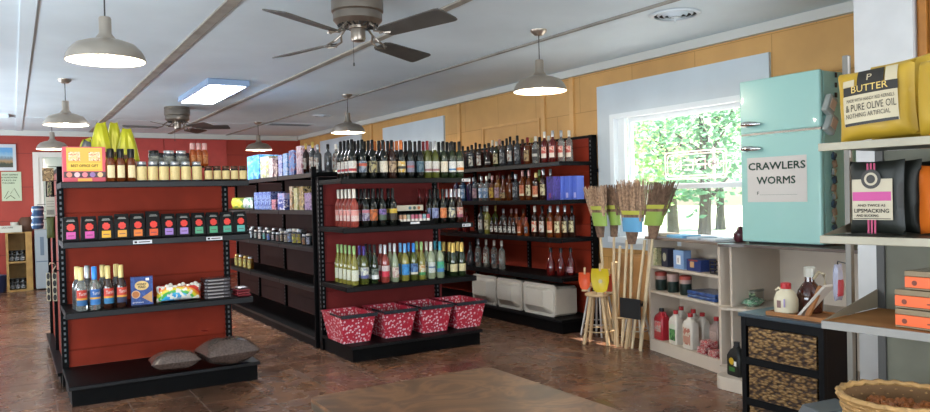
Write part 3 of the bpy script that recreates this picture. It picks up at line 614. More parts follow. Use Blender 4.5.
# ---------------- liquor run (faces the room, -x)
CG = {0: 'spirits on the top liquor shelf', 1: 'spirits on the second liquor shelf', 2: 'bottles on the third liquor shelf', 3: 'bottles on the lowest liquor shelf'}
def lrow(sh, x, items, place, rowname, y=None):
    x0_ = x
    for i, (px, kd, g, c, lm, ds) in enumerate(items):
        x = x0_ + max(0, px - 555) * .011; p = onx(px, 200, x)
        bottle('liquor_bottle', kd, G[g], K[c], lm, (x, p.y, (1.84, 1.43, 1.02, .60)[sh] + .0005), -PI / 2, f"{ds}, {oz(i)} from left in {rowname} on {place}", 'bottle', CG[sh], scale=1.06)
Q = dict(dk=LM('q_dk', '46484c', None, blob='8c8c8c'), wht=LM('q_wht', 'c9c5bc', None, blob='8a6a5c'), tan=LM('q_tan', 'b09060', None, blob='5c4830'), gld=LM('q_gld', '9a7a40', '2c2418', .4, .6), redl=LM('q_red', 'c0544a', 'd8c8b8', 0, .4, blob='d8b4a4'), blk=LM('q_blk', '2a2628', 'b8b4ac', .35, .6), seven=LM('q_seven', 'd8cdb8', None, blob='b8432c'), or_=LM('q_or', 'c97a54', 'd8c9a8', 0, .2, blob='b0583c'), crm=LM('q_crm', 'd2c69c', None, blob='6a5a40'), blu=LM('q_blu', '7d9cc0', None, blob='c6d0dc'), yel=LM('q_yel', 'd0a83c', None, blob='8a5c2c'), pnk=LM('q_pnk', 'b89498', None, blob='7c5c6c'), mon=LM('q_mon', 'cfcabd', None, blob='2c2a2a'))
lrow(0, 5.05, [(464, 'liquor', 'smoke', 'black', Q['dk'], 'dark-labelled clear bottle'), (473, 'liquor', 'smoke', 'black', Q['mon'], 'grey bottle with oval label'), (481, 'liquor', 'brown', 'black', Q['wht'], 'squat brown bottle'), (490, 'round', 'brown', 'black', Q['blk'], 'wide dark round bottle'), (497.8, 'liquor', 'green', 'white', Q['crm'], 'green bottle with pale label'), (504, 'liquor', 'smoke', 'black', Q['dk'], 'grey short bottle'), (511.5, 'tall', 'smoke', 'black', Q['wht'], 'tall grey bottle with white label'), (518.7, 'tall', 'smoke', 'black', Q['dk'], 'tall grey bottle'),
  (528.8, 'liquor', 'amber', 'red', Q['tan'], 'amber bottle with tan label'), (537, 'liquor', 'clear', 'white', Q['blk'], 'clear bottle with monochrome label'), (546, 'tall', 'red', 'white', Q['redl'], 'red-labelled bottle with white cap'), (554, 'tall', 'red', 'silver', Q['redl'], 'red-labelled bottle with silver cap'), (562.5, 'tall', 'clear', 'silver', Q['redl'], 'clear bottle with red label'), (570.5, 'tall', 'clear', 'white', Q['redl'], 'clear bottle, white cap, red label')], 'top liquor shelf', 'front row')
lrow(0, 5.16, [(469, 'liquor', 'smoke', 'black', None, 'unlabelled grey bottle'), (477, 'tall', 'brown', 'black', None, 'brown bottle'), (486, 'liquor', 'smoke', 'black', None, 'shaded grey bottle'), (494, 'tall', 'smoke', 'white', None, 'grey bottle with pale cap'), (501, 'tall', 'clear', 'pink', None, 'clear bottle with rosy cap'), (508, 'tall', 'brown', 'black', None, 'brown bottle with black cap'), (515, 'liquor', 'amber', 'black', None, 'amber bottle'), (524, 'liquor', 'red', 'brown', None, 'red bottle with brown cap'), (533, 'liquor', 'amber', 'gold', None, 'amber bottle with gold cap'), (541, 'liquor', 'brown', 'black', None, 'dark bottle'), (550, 'liquor', 'clear', 'white', None, 'clear bottle with white cap')], 'top liquor shelf', 'back row')
lrow(1, 5.05, [(457, 'liquor', 'purple', 'black', Q['pnk'], 'purple bottle with mauve label'), (464, 'liquor', 'blue', 'silver', Q['blu'], 'blue bottle with silver cap'), (470, 'liquor', 'purple', 'silver', None, 'dark violet bottle'), (476, 'liquor', 'smoke', 'black', Q['pnk'], 'grey bottle with mauve label'), (482, 'liquor', 'clear', 'silver', Q['blu'], 'clear bottle with pale blue label'), (487, 'liquor', 'clear', 'white', Q['blu'], 'clear slim bottle with icy label'), (492.7, 'liquor', 'amber', 'pink', Q['yel'], 'amber bottle with yellow label'), (498.2, 'liquor', 'gold', 'brown', Q['pnk'], 'honey bottle with round mauve label'), (504, 'round', 'amber', 'black', Q['tan'], 'round amber bottle'), (510, 'liquor', 'amber', 'brown', None, 'dark amber bottle'), (516.3, 'liquor', 'smoke', 'silver', Q['dk'], 'short grey-labelled bottle'), (523, 'tall', 'amber', 'pink', Q['or_'], 'amber bottle with orange label'), (529.5, 'tall', 'amber', 'pink', Q['crm'], 'amber bottle with cream label'), (536.5, 'liquor', 'brown', 'cream', Q['or_'], 'brown bottle with orange label'), (544, 'tall', 'brown', 'silver', Q['crm'], 'brown bottle with wide cream label')], 'second liquor shelf', 'front row')
lrow(1, 5.17, [(462, 'liquor', 'brown', 'black', None, 'dark bottle'), (474, 'liquor', 'blue', 'silver', None, 'blue glass bottle'), (480, 'tall', 'brown', 'black', None, 'tall dark bottle'), (490, 'tall', 'brown', 'white', None, 'dark bottle with pale cap'), (500, 'tall', 'amber', 'red', None, 'amber bottle with red cap'), (513, 'tall', 'brown', 'black', None, 'brown bottle'), (526, 'tall', 'amber', 'black', None, 'amber black-capped bottle'), (540, 'tall', 'olive', 'green', None, 'olive green bottle'), (551, 'tall', 'smoke', 'silver', None, 'grey bottle with silver cap')], 'second liquor shelf', 'back row')
lrow(2, 5.05, [(480.7, 'tall', 'smoke', 'black', Q['wht'], 'grey bottle with white label'), (487, 'tall', 'straw', 'white', Q['crm'], 'straw-coloured tall bottle'), (519, 'mini', 'orange', 'black', Q['or_'], 'small orange bottle'), (526, 'mini', 'orange', 'red', Q['dk'], 'small amber bottle'), (534.5, 'tall', 'brown', 'white', Q['seven'], 'brown bottle with cream red-printed label'), (542, 'tall', 'brown', 'black', Q['wht'], 'brown bottle with pale square label'), (550, 'tall', 'amber', 'silver', Q['or_'], 'amber bottle with orange square label'), (557.5, 'tall', 'amber', 'silver', Q['crm'], 'amber bottle with cream label'), (564.5, 'tall', 'brown', 'silver', Q['crm'], 'brown silver-capped bottle with cream label'), (571.5, 'tall', 'brown', 'black', Q['crm'], 'brown black-capped bottle with cream label')], 'third liquor shelf', 'front row')
for i, px in enumerate((491.5, 496, 500.5, 505, 509.5, 513.8)):
    bottle('small_bottle', 'mini', G['brown'], K['black'], Q['mon'], (5.03, onx(px, 200, 5.03).y, 1.0205), -PI / 2, f"small bottle with white black-printed label, {oz(i)} of six in a pack on third liquor shelf", 'bottle', 'small white-labelled bottles', scale=1.02)
lrow(2, 5.16, [(459, 'liquor', 'red', 'black', None, 'dark red bottle'), (466, 'liquor', 'red', 'brown', None, 'wine-red bottle'), (484, 'tall', 'straw', 'white', None, 'straw bottle'), (495, 'tall', 'olive', 'gold', None, 'olive bottle with gold cap'), (503, 'liquor', 'clear', 'silver', None, 'clear bottle'), (511, 'liquor', 'amber', 'pink', None, 'amber bottle with rosy cap'), (516, 'liquor', 'orange', 'pink', None, 'orange bottle'), (523, 'liquor', 'orange', 'brown', None, 'orange bottle with brown cap'), (548, 'liquor', 'olive', 'black', None, 'olive bottle')], 'third liquor shelf', 'back row')
lrow(3, 5.05, [(461, 'tall', 'smoke', 'black', None, 'smoky bottle'), (469, 'round', 'smoke', 'black', None, 'smoky round bottle'), (477, 'tall', 'clear', 'silver', Q['dk'], 'clear bottle with grey label'), (485, 'tall', 'clear', 'white', Q['wht'], 'clear bottle with white label'), (493, 'tall', 'clear', 'white', Q['dk'], 'clear white-capped bottle'), (500.5, 'tall', 'clear', 'white', None, 'clear unlabelled bottle'), (549.5, 'round', 'red', 'black', None, 'deep red flask-shaped bottle'), (559.5, 'round', 'red', 'black', None, 'deep red round bottle'), (569.5, 'round', 'red', 'black', Q['pnk'], 'deep red bottle with pink label')], 'lowest liquor shelf', 'front row')
# violet and blue gift cartons
M_vio = carton_mat('violet_carton', ['3b2f7c', '4a3a94', '2c2460'], 3); M_blu = mat('blue_carton', '5a70c8', .35)
for i, (px, m, ds) in enumerate(((553.5, M_vio, 'dark violet gift carton'), (563, M_blu, 'blue gift carton nearest the violet one'), (570, M_blu, 'middle blue gift carton'), (577, M_blu, 'blue gift carton at the shelf end'))):
    xg = (5.04, 5.14, 5.19, 5.24)[i]; p = onx(px + (0, 0, .6, 1.4)[i], 190, xg); wd = .076 if i else .12
    t = thing('gift_carton', ds + ' on the second liquor shelf', 'carton', (xg, p.y, 1.4305), -PI / 2, 'bottle gift cartons')
    mb = MB(); mb.box(-wd / 2 + .003, -.05, 0, wd / 2 - .003, .05, .255); mb.build('carton', m, t, bevel=.003)
    mb = MB(); mb.lathe([(0, 0), (.02, 0), (.02, .002), (0, .002)], 12) if 0 else mb.prism([(-.018, -.0508), (.018, -.0508), (.018, -.0502), (-.018, -.0502)], .02, .075); mb.build('printed_emblem', mat('carton_print', 'b9b4dc', .4) if i else mat('carton_print2', '7c3a64', .4), t)
# foam coolers lying on the base deck
M_foam = mat('foam_white', 'b4aca0', .6, bump=.2, bscale=120)
def cooler(y0, y1, label, tilt):
    wd = y0 - y1; t = thing('foam_cooler', label, 'cooler', (5.0, (y0 + y1) / 2, .156), -PI / 2, 'foam coolers')
    mb = MB(); hw = wd / 2 - .008; H = .35
    def ring(sx, sz, y, cz): return [(sx * a, y, cz + sz * b) for a, b in ((-1, -.85), (-.88, -1), (.88, -1), (1, -.85), (1, .85), (.88, 1), (-.88, 1), (-1, .85))]
    rings = [ring(hw * .90, H / 2 * .9, .30, H / 2 * .9 + .002), ring(hw * .93, H / 2 * .93, 0, H / 2 * .94 + .002), ring(hw, H / 2, -.001, H / 2 + .002), ring(hw, H / 2, -.03, H / 2 + .002), ring(hw * .84, H / 2 * .8, -.022, H / 2), ring(hw * .58, H / 2 * .52, -.105, H / 2 + .03)]
    V = [v for r in rings for v in r]; F = [tuple(reversed(range(8)))] + [(j * 8 + i, j * 8 + (i + 1) % 8, j * 8 + 8 + (i + 1) % 8, j * 8 + 8 + i) for j in range(5) for i in range(8)] + [tuple(range(40, 48))]
    mb.add(V, F); o = mb.build('body', M_foam, t, bevel=.005)
    mb = MB(); mb.box(-hw * .42, -.1085, H / 2 - .035, hw * .42, -.1055, H / 2 - .03); mb.box(-hw * .42, -.1085, H / 2 + .065, hw * .42, -.1055, H / 2 + .07); mb.box(-hw * .42, -.1085, H / 2 - .03, -hw * .4, -.1055, H / 2 + .065); mb.box(hw * .4, -.1085, H / 2 - .03, hw * .42, -.1055, H / 2 + .065)
    for q in range(3): mb.box(-hw * .25, -.1085, H / 2 - .015 + q * .025, hw * .25, -.1055, H / 2 - .005 + q * .025)
    mb.build('embossing', M_foam, t)
cooler(7.93, 7.38, 'white foam cooler on its side, furthest from the window', 0); cooler(7.37, 6.86, 'white foam cooler on its side, middle of three', 0); cooler(6.84, 6.25, 'white foam cooler on its side nearest the window, embossed lid', 0)
# ================================================================== ITEMS: left end shelf
def boxthing(name, label, cat, loc, rotz, wd, dp, h, m, group=None, part='carton', bevel=.002):
    t = thing(name, label, cat, loc, rotz, group)
    mb = MB(); mb.box(-wd / 2, -dp / 2, 0, wd / 2, dp / 2, h); mb.build(part, m, t, bevel=bevel); return t
def quad(par, name, m, x0, z0, x1, z1, y, th=.0006):
    mb = MB(); mb.box(x0, y - th, z0, x1, y, z1); return mb.build(name, m, par)
def disc(par, name, m, x, z, r, y, rz=None, n=20, th=.0006):
    mb = MB(); mb.add([(x, y - th, z)] + [(x + r * math.cos(2 * PI * k / n), y - th, z + (rz or r) * math.sin(2 * PI * k / n)) for k in range(n)], [(0, 1 + (k + 1) % n, 1 + k) for k in range(n)]); return mb.build(name, m, par)
ZS = ZA[0] + .0005
# gift box
t = boxthing('gift_box', 'red and yellow printed gift box with five little windows, left end of top shelf', 'box', (.505, 6.52, ZS), 0, .30, .12, .275, mat('gift_red', 'c04050', .4))
quad(t, 'yellow_print', mat('gift_yellow', 'd8a33c', .4), -.125, .085, .125, .268, -.0602)
quad(t, 'banner', mat('gift_banner', 'e0b43c', .4), -.115, .10, .115, .15, -.0612)
text(t, 'BEST OFFICE GIFT', 0, -.062, .126, .19, .02, M_ink)
M_gp = carton_mat('gift_picture', ['e0c088', 'd89a70', 'efe0c0', 'b8744c'], 4)
quad(t, 'picture', M_gp, -.11, .165, -.03, .235, -.061); quad(t, 'picture', M_gp, .03, .165, .11, .235, -.061)
quad(t, 'window_strip', mat('gift_dark', '3a2430', .4), -.145, .035, .145, .08, -.0604)
for k, c in enumerate(('d8806c', 'd0b0b4', 'd07a84', '8c6aa0', 'd8b084')): disc(t, 'cup', mat('cup' + c, c, .5), -.108 + k * .054, .057, .02, -.062)
quad(t, 'yellow_tab', MC['gift_yellow'], -.05, .006, .05, .028, -.061)
for i, px in enumerate((111, 121, 131.5)):
    p = ony(px, 180, 6.46)
    bottle('syrup_bottle', 'sauce', G['amber'], K['black'], LM('lb_oval', 'd8c89c', None, ink='8a7048'), (p.x, 6.46, ZS), 0, f"amber glass bottle with black cap and oval cream label, {oz(i)} from the gift box", 'bottle', 'black-capped amber bottles', scale=1.03)
M_jarlab = LM('lb_jar', 'cdb880', None, ink='a08858')
for i, px in enumerate((142, 153, 164, 175, 186, 197)):
    p = ony(px, 180, 6.46); bottle('cream_jar', 'jar', G['smoke'], K['silver'], M_jarlab, (p.x, 6.46, ZS), 0, f"jar with big cream label, {oz(i)} from left in the row of six on top shelf", 'jar', 'cream-labelled jars')
for i, (px, m, y) in enumerate(((208.5, M_jarlab, 6.46), (217.5, M_jarlab, 6.46), (226, M_jarlab, 6.46), (234.5, M_jarlab, 6.46), (243, M_jarlab, 6.46))):
    p = ony(px, 180, y); bottle('small_cream_jar', 'smalljar', G['brown'], K['brown'], m, (p.x, y, ZS), 0, f"small dark-lidded jar with cream label, {oz(i)} from left at right end of top shelf", 'jar', 'small cream-labelled jars')
# risen back row : dark jars stand on a wire riser
t = thing('shelf_riser', 'low black wire riser behind the cream-labelled jars on the top shelf', 'riser', (0, 0, ZS))
mb = MB(); xa, xb = ony(150, 165, 6.7).x, ony(212, 165, 6.7).x
mb.box(xa, 6.6, .125, xb, 6.8, .131)
for x in (xa + .01, xb - .01):
    for y in (6.61, 6.79): mb.cyl((x, y, 0), (x, y, .125), .004, n=6)
mb.build('frame', M_black, t)
for i, px in enumerate((154, 161, 169, 174, 181.5, 187)):
    p = ony(px, 165, 6.66 if i % 2 == 0 else 6.75); bottle('dark_jar', 'dark_jar', G['smoke'], K['silver'] if i in (2, 4) else K['black'], LM('lb_dkjar', '6c6e66', None, blob='8a8a80'), (ony(px, 165, 6.66 if i % 2 == 0 else 6.75).x, 6.66 if i % 2 == 0 else 6.745, ZS + .1315), 0, f"dark grey jar standing behind the cream jars, {oz(i)} from left", 'jar', 'dark jars on the riser', scale=.95 if i % 2 == 0 else .85)
for i, px in enumerate((193, 199, 205)):
    p = ony(px, 165, 6.70); bottle('honey_bottle', 'sauce', G['orange'], K['pink'], LM('lb_honey', 'b8743c', None, blob='8c4c20'), (p.x, 6.70, ZS + .1315), 0, f"orange-brown bottle with rosy cap behind the jars, {oz(i)} of three from left", 'bottle', 'orange-brown bottles', scale=.8)
p = ony(137, 168, 6.6); boxthing('pink_pouch', 'small pink packet peeking out behind the third black-capped bottle', 'packet', (p.x, 6.62, ZS), 0, .06, .03, .17, mat('pink_pack', 'c97a70', .5))
# yellow-green snack bags
M_yg = mat('yellow_green_foil', 'aaa81c', .3, .15, bump=.3, bscale=14); M_brand = mat('maroon_print', '5a3420', .5)
for i, (px, py_, y, wd, lean) in enumerate(((84, 137, 6.80, .15, -.55), (100, 122, 6.72, .19, -.12), (114, 122, 6.82, .17, .05), (127, 128, 6.72, .19, .06))):
    top = ony(px, py_, y); h = top.z - ZS
    t = thing('snack_bag', ('small yellow-green snack bag leaning left behind the gift box', 'tallest yellow-green snack bag behind the gift box', 'narrow yellow-green snack bag, third from left', 'rightmost yellow-green snack bag behind the black-capped bottles')[i], 'snack bag', (top.x - lean * h * .25, y, ZS + .002), 0, 'yellow-green snack bags')
    mb = MB(); mb.T = Matrix.Rotation(lean * .35, 4, 'Y'); mb.pillow(wd, h, .075, 12, 16, .12, seed=i, p=.4)
    for v in mb.bm.verts: f_ = max(0, v.co.z / h); v.co.x *= 1.18 - .85 * f_ ** 2.0
    mb.build('bag_body', M_yg, t, True)
    mb = MB(); mb.T = Matrix.Rotation(lean * .35, 4, 'Y'); mb.box(-wd * .28, -.046, h * .42, wd * .22, -.0405, h * .5); mb.build('maroon_patch', M_brand, t)
t = thing('folded_packet', 'black and silver packet leaning at the far left of the snack bags', 'packet', (.45, 6.72, ZS), 0)
mb = MB(); mb.T = Matrix.Rotation(.35, 4, 'Y'); mb.pillow(.10, .36, .03, 8, 10, .1, seed=9); mb.build('packet', mat('dark_silver', '5a5c60', .3, .6), t, True)
# coffee packs
ZC = ZA[1] + .0005
cols = ['c2509a', 'c04c98', 'd8a42a', 'd99a3c', 'd8762c', 'd4562c', '9a78c0', 'a080c4', '54a07c', '50a478', '4a9c84', '58a8a0']
nmc = ['deep pink', 'magenta', 'golden yellow', 'amber', 'orange', 'red-orange', 'lilac', 'light purple', 'green', 'leaf green', 'sea green', 'turquoise']
M_cof = mat('matte_black_foil', '121213', .55, 0, spec=.2, bump=.15, bscale=25); M_rose = mat('red_flower_print', 'cf3a30', .5)
for i, px in enumerate((71, 89.5, 106.5, 122.5, 138, 153.5, 169, 184, 199, 213.5, 227.5, 241)):
    p = ony(px, 238, 6.44); up = (.0, .0, .0, .01, .01, .025, 0, 0, 0, .0, .0, 0)[i]
    t = thing('coffee_pack', f"black coffee pack with {nmc[i]} tag and red flower, {oz(i)} from left", 'coffee pack', (p.x, 6.47, ZC), random.uniform(-.06, .06), 'black coffee packs')
    mb = MB(); w_ = .057; h = .19 + up
    V = []; lv = [(0, w_, .038), (.01, w_, .04), (h * .55, w_ * .98, .036), (h * .8, w_ * .95, .026), (h * .93, w_ * .93, .008), (h, w_ * .92, .006)]
    for z, a, b in lv: V += [(-a, -b, z), (a, -b, z), (a, b, z), (-a, b, z)]
    F = [(3, 2, 1, 0)] + [(j * 4 + k, j * 4 + (k + 1) % 4, j * 4 + 4 + (k + 1) % 4, j * 4 + 4 + k) for j in range(5) for k in range(4)] + [(20, 21, 22, 23)]
    mb.add(V, F); mb.build('pack_body', M_cof, t, bevel=.004)
    quad(t, 'colour_tag', mat('tag' + cols[i], cols[i], .5), -.032, .018, .032, .072, -.041)
    quad(t, 'tag_print', mat('tag_ink', '5a3c4a', .5), -.022, .04, .022, .046, -.0417)
    mb = MB(); n = 16
    mb.add([(0, -.041, .108)] + [((.026 + .004 * (k % 2)) * math.cos(2 * PI * k / n), -.041 + (.0045 if math.sin(2 * PI * k / n) > .3 else 0) - .001, .108 + (.026 + .004 * (k % 2)) * math.sin(2 * PI * k / n)) for k in range(n)], [(0, 1 + (k + 1) % n, 1 + k) for k in range(n)]); mb.build('flower_print', M_rose, t)
    mb = MB(); mb.T = Matrix.Translation((0, -.034, h * .80)) @ Matrix.Rotation(-.35, 4, 'X'); mb.box(-.03, -.003, 0, .03, -.0022, .006); mb.box(-.024, -.003, .01, .024, -.0022, .015); mb.build('pale_print', mat('grey_print', '8a8a86', .5), t)
# syrup bottles
ZD = ZA[2] + .0005
TOR = {}
for i, (px, y, cap, band, low, ds) in enumerate(((81.5, 6.41, 'cream', 'b83a2c', '2a5c8c', 'clear syrup bottle with red and blue label, gold cap, leftmost in front'), (95, 6.41, 'blue', '2a5c9c', '2f6ca8', 'syrup bottle with blue cap and blue label'), (108.5, 6.41, 'cream', 'b83a2c', '2a6c98', 'dark syrup bottle with red label, third in front row'), (121.5, 6.41, 'cream', 'b83a2c', '26304c', 'dark syrup bottle with red label next to the blue cracker box'), (78, 6.53, 'cream', None, None, 'syrup bottle half hidden at the far left of the back row'), (88, 6.56, 'silver', None, None, 'silver-capped syrup bottle behind the blue-capped one'), (103.5, 6.55, 'cream', None, None, 'gold-capped syrup bottle behind the third one'), (117, 6.53, 'cream', None, None, 'gold-capped syrup bottle behind the fourth one'))):
    p = ony(px, 300, y)
    lm = None
    if band:
        key = 'tor%s%s' % (band, low)
        lm = LM(key, low, 'd0983c', .36, .5, ink=low); 
    t = bottle('syrup_bottle', 'syrup', G['clear' if i < 2 else 'brown' if i in (2, 3) else 'smoke'], K[cap], lm, (p.x, y, ZD), .25, ds, 'bottle', 'flavoured syrup bottles')
    if band:
        mb = MB(); mb.lathe([(.0413, .098), (.0413, .160)], 12, a0=-PI / 2 - 1.2, a1=-PI / 2 + 1.2); mb.build('brand_band', mat('tb' + band, band, .45), t, True)
        me = text_mesh('Torani', .060, .026, M_paper)
        for v in me.vertices:
            a = v.co.x / .042; v.co = Vector((.0420 * math.sin(a), -.0420 * math.cos(a), v.co.z + .1 * v.co.x))
        put('lettering', me, t, (0, 0, .131))
# cracker box
t = boxthing('cracker_box', 'blue graham cracker box beside the syrup bottles', 'box', (.89, 6.46, ZD), -.15, .165, .06, .225, carton_mat('blue_box', ['2c4684', '35559a', '28407c'], 3))
disc(t, 'yellow_oval', mat('cracker_yellow', 'd8b878', .5), 0, .155, .052, -.0302, .038); text(t, 'HONEY', 0, -.0315, .166, .07, .018, M_ink); text(t, 'MAID', 0, -.0315, .143, .055, .018, M_ink)
disc(t, 'pie_picture', mat('pie_brown', 'b8713c', .5), -.045, .085, .026, -.0302); disc(t, 'pie_rim', mat('pie_cream', 'd8b48c', .5), -.045, .085, .032, -.0301)
mb = MB(); mb.add([(0.0, -.0306, .06), (.076, -.0306, .012), (.078, -.0306, .11)], [(0, 1, 2)]); mb.build('cracker_picture', mat('cracker_tan', 'b98a58', .6), t)
quad(t, 'pale_sticker', M_paper, .03, .195, .055, .215, -.0305); text(t, 'grahams', -.03, -.0306, .02, .08, .012, M_paper)
# marshmallow bag
def rainbow():
    m = mat('rainbow_print', 'd8d4cc', .3); n = m.node_tree.nodes; L = m.node_tree.links
    tc = n.new('ShaderNodeTexCoord'); mp = n.new('ShaderNodeMapping'); mp.inputs['Location'].default_value = (-.5, 0, .05); mp.inputs['Scale'].default_value = (1.2, 0, .62); L.new(tc.outputs['Generated'], mp.inputs[0])
    ln = n.new('ShaderNodeVectorMath'); ln.operation = 'LENGTH'; L.new(mp.outputs[0], ln.inputs[0])
    r = ramp(n, L, ln.outputs['Value'], [(0, '2f8fc8'), (.33, '3aa6d4'), (.40, '4ca84c'), (.50, 'd8c83a'), (.58, 'd88c2c'), (.66, 'c8342c'), (.78, 'dcd8d0')], 'CONSTANT')
    nz = n.new('ShaderNodeTexNoise'); nz.inputs['Scale'].default_value = 22; L.new(tc.outputs['Object'], nz.inputs['Vector']); r3 = ramp(n, L, nz.outputs[0], [(0, (0, 0, 0)), (.52, (0, 0, 0)), (.56, (1, 1, 1))])
    mx = n.new('ShaderNodeMixRGB'); L.new(r3.outputs[0], mx.inputs[0]); L.new(r.outputs[0], mx.inputs[1]); mx.inputs[2].default_value = lin('dcd8d0'); L.new(mx.outputs[0], n['Principled BSDF'].inputs['Base Color']); return m
t = thing('marshmallow_bag', 'rainbow-printed bag of white marshmallows lying on the third shelf', 'bag', (1.175, 6.47, ZD), 0)
mb = MB(); mb.T = Matrix.Translation((0, 0, .002)); mb.pillow(.36, .135, .12, 16, 10, .1, seed=3, p=.35); mb.build('bag_body', rainbow(), t, True)
text(t, 'mallows', .0, -.063, .03, .10, .02, M_paper)
M_mal = mat('marshmallow', 'ded8cc', .7)
for k in range(9):
    mb = MB(); mb.T = Matrix.Translation((-.13 + k * .033, -.03 + .015 * (k % 3), .118 + .008 * ((k * 7) % 3))) @ Matrix.Rotation(k, 4, 'X'); mb.lathe([(0, -.014), (.014, -.014), (.017, -.008), (.017, .008), (.014, .014), (0, .014)], 10); mb.build('marshmallow', M_mal, t, True)
# stacked dark packs and red packs
M_dp = mat('dark_film', '3c3638', .18, .2, bump=.4, bscale=30)
for i in range(6):
    t = thing('flat_pack', f"shiny dark film-wrapped pack, {('bottom', 'second', 'third', 'fourth', 'fifth', 'topmost')[i]} of the stack beside the marshmallows", 'pack', (1.475 + .004 * (i % 2), 6.50, ZD + i * .0285), random.uniform(-.05, .05), 'stacked dark packs')
    mb = MB(); mb.box(-.105, -.09, 0, .105, .09, .022); mb.box(-.1, -.085, .022, .1, .085, .027); mb.build('pack', M_dp, t, bevel=.006)
    quad(t, 'pale_label', mat('dull_label', '8c8684', .4), -.08, .004, .05, .014, -.0905)
for i in range(3):
    t = thing('red_pack', f"flat dark red packet, {('bottom', 'middle', 'top')[i]} one of the small pile at the shelf's right end", 'pack', (1.685 - .004 * i, 6.46, ZD + i * .021), random.uniform(-.1, .1), 'red packets')
    mb = MB(); mb.box(-.055, -.09, 0, .055, .09, .018); mb.build('pack', mat('dark_red_film', '6c2228', .25, bump=.4, bscale=30), t, bevel=.006)
t = thing('film_packet', 'clear crinkled packet on top of the red packets', 'packet', (1.68, 6.46, ZD + .064), .1); mb = MB(); mb.T = Matrix.Translation((0, .06, .008)) @ Matrix.Rotation(PI / 2, 4, 'X'); mb.pillow(.09, .13, .015, 8, 8, .3, seed=4); mb.build('packet', mat('pale_film', 'a8a0a4', .2, .1), t, True)
# big dark bags on the base deck
M_gb = mat('grey_brown_bag', '5e504a', .18, 0, coat=.6, noise=.5, nscale=70, bump=.25, bscale=9); M_gb2 = mat('clear_top_film', '8a8488', .15, .2)
for i, (x, y, wd, h, T, rz, lab) in enumerate(((1.10, 6.50, .38, .26, .15, -.05, 'dark filled plastic bag lying on the base deck, left one'), (1.44, 6.56, .44, .38, .21, .12, 'larger dark filled plastic bag with red sticker on the base deck'))):
    t = thing('filled_bag', lab, 'bag', (x, y, .1625), rz)
    mb = MB(); mb.T = Matrix.Translation((0, -h / 2, T * .56)) @ Matrix.Rotation(-PI / 2 + .0, 4, 'X') @ Matrix.Translation((0, 0, -h)); mb.pillow(wd, h, T, 18, 16, .05, seed=i + 20, p=.62); o = mb.build('bag_body', M_gb, t, True)
    if i: disc(t, 'red_sticker', M_rose, 0, 0, .035, 0).matrix_local = Matrix.Translation((-.03, .06, T * 1.05 + .004)) @ Matrix.Rotation(-PI / 2, 4, 'X')
    mb = MB(); mb.box(-.02, -h / 2 - .012, T * .28, .02, -h / 2 - .004, T * .28 + .025); mb.build('white_tag', M_paper, t)

# ================================================================== baskets
def floral():
    m = mat('red_floral_weave', 'c42a3e', .5); n = m.node_tree.nodes; L = m.node_tree.links; b = n['Principled BSDF']
    tc = n.new('ShaderNodeTexCoord'); vo = n.new('ShaderNodeTexVoronoi'); vo.inputs['Scale'].default_value = 36; L.new(tc.outputs['Object'], vo.inputs['Vector'])
    r = ramp(n, L, vo.outputs['Distance'], [(0, 'c8405a'), (.16, 'f0dcde'), (.34, 'eccad0'), (.40, 'b8243c'), (1, 'c4283e')]); nz = n.new('ShaderNodeTexNoise'); nz.inputs['Scale'].default_value = 14; L.new(tc.outputs['Object'], nz.inputs['Vector'])
    r2 = ramp(n, L, nz.outputs[0], [(.34, (0, 0, 0)), (.42, (1, 1, 1))]); mx = n.new('ShaderNodeMixRGB'); mx.inputs[1].default_value = lin('bc2038'); L.new(r2.outputs[0], mx.inputs[0]); L.new(r.outputs[0], mx.inputs[2]); L.new(mx.outputs[0], b.inputs['Base Color']); return m
M_flo = floral()
for i, px in enumerate((342, 385, 423, 458)):
    x = ony(px, 340, 6.34).x
    t = thing('shopping_basket', f"red floral shopping basket with black handle bar, {('leftmost, at the deck corner', 'second from left', 'third from left', 'rightmost, by the deck end')[i]}", 'basket', (x + .175, 6.60, .1505), 0, 'red floral shopping baskets')
    a0, b0, a1, b1, H, th = .135, .19, .175, .25, .265, .006
    mb = MB()
    V = [(sx * a, sy * b, z) for (a, b, z) in ((a0, b0, 0), (a1, b1, H), (a1 - th, b1 - th, H), (a0 - th, b0 - th, th)) for sx, sy in ((-1, -1), (1, -1), (1, 1), (-1, 1))]
    F = [(3, 2, 1, 0)] + [(j * 4 + k, j * 4 + (k + 1) % 4, j * 4 + 4 + (k + 1) % 4, j * 4 + 4 + k) for j in range(3) for k in range(4)] + [(12, 13, 14, 15)]
    mb.add(V, F); mb.build('basket_body', M_flo, t, bevel=.008)
    mb = MB(); mb.tube([(-a1, -b1, H), (a1, -b1, H), (a1, b1, H), (-a1, b1, H)], .008, 6, True); mb.build('rim', mat('red_rim', '9c2234', .4), t)
    mb = MB(); mb.box(-a1 - .004, -b1 - .022, H - .022, a1 + .004, -b1 - .010, H + .012); mb.box(-a1 - .012, -b1 - .02, H - .01, -a1 - .0085, 0, H + .01); mb.box(a1 + .0085, -b1 - .02, H - .01, a1 + .012, 0, H + .01); mb.build('handle', mat('grey_black_plastic', '2c2e34', .25), t, bevel=.003)

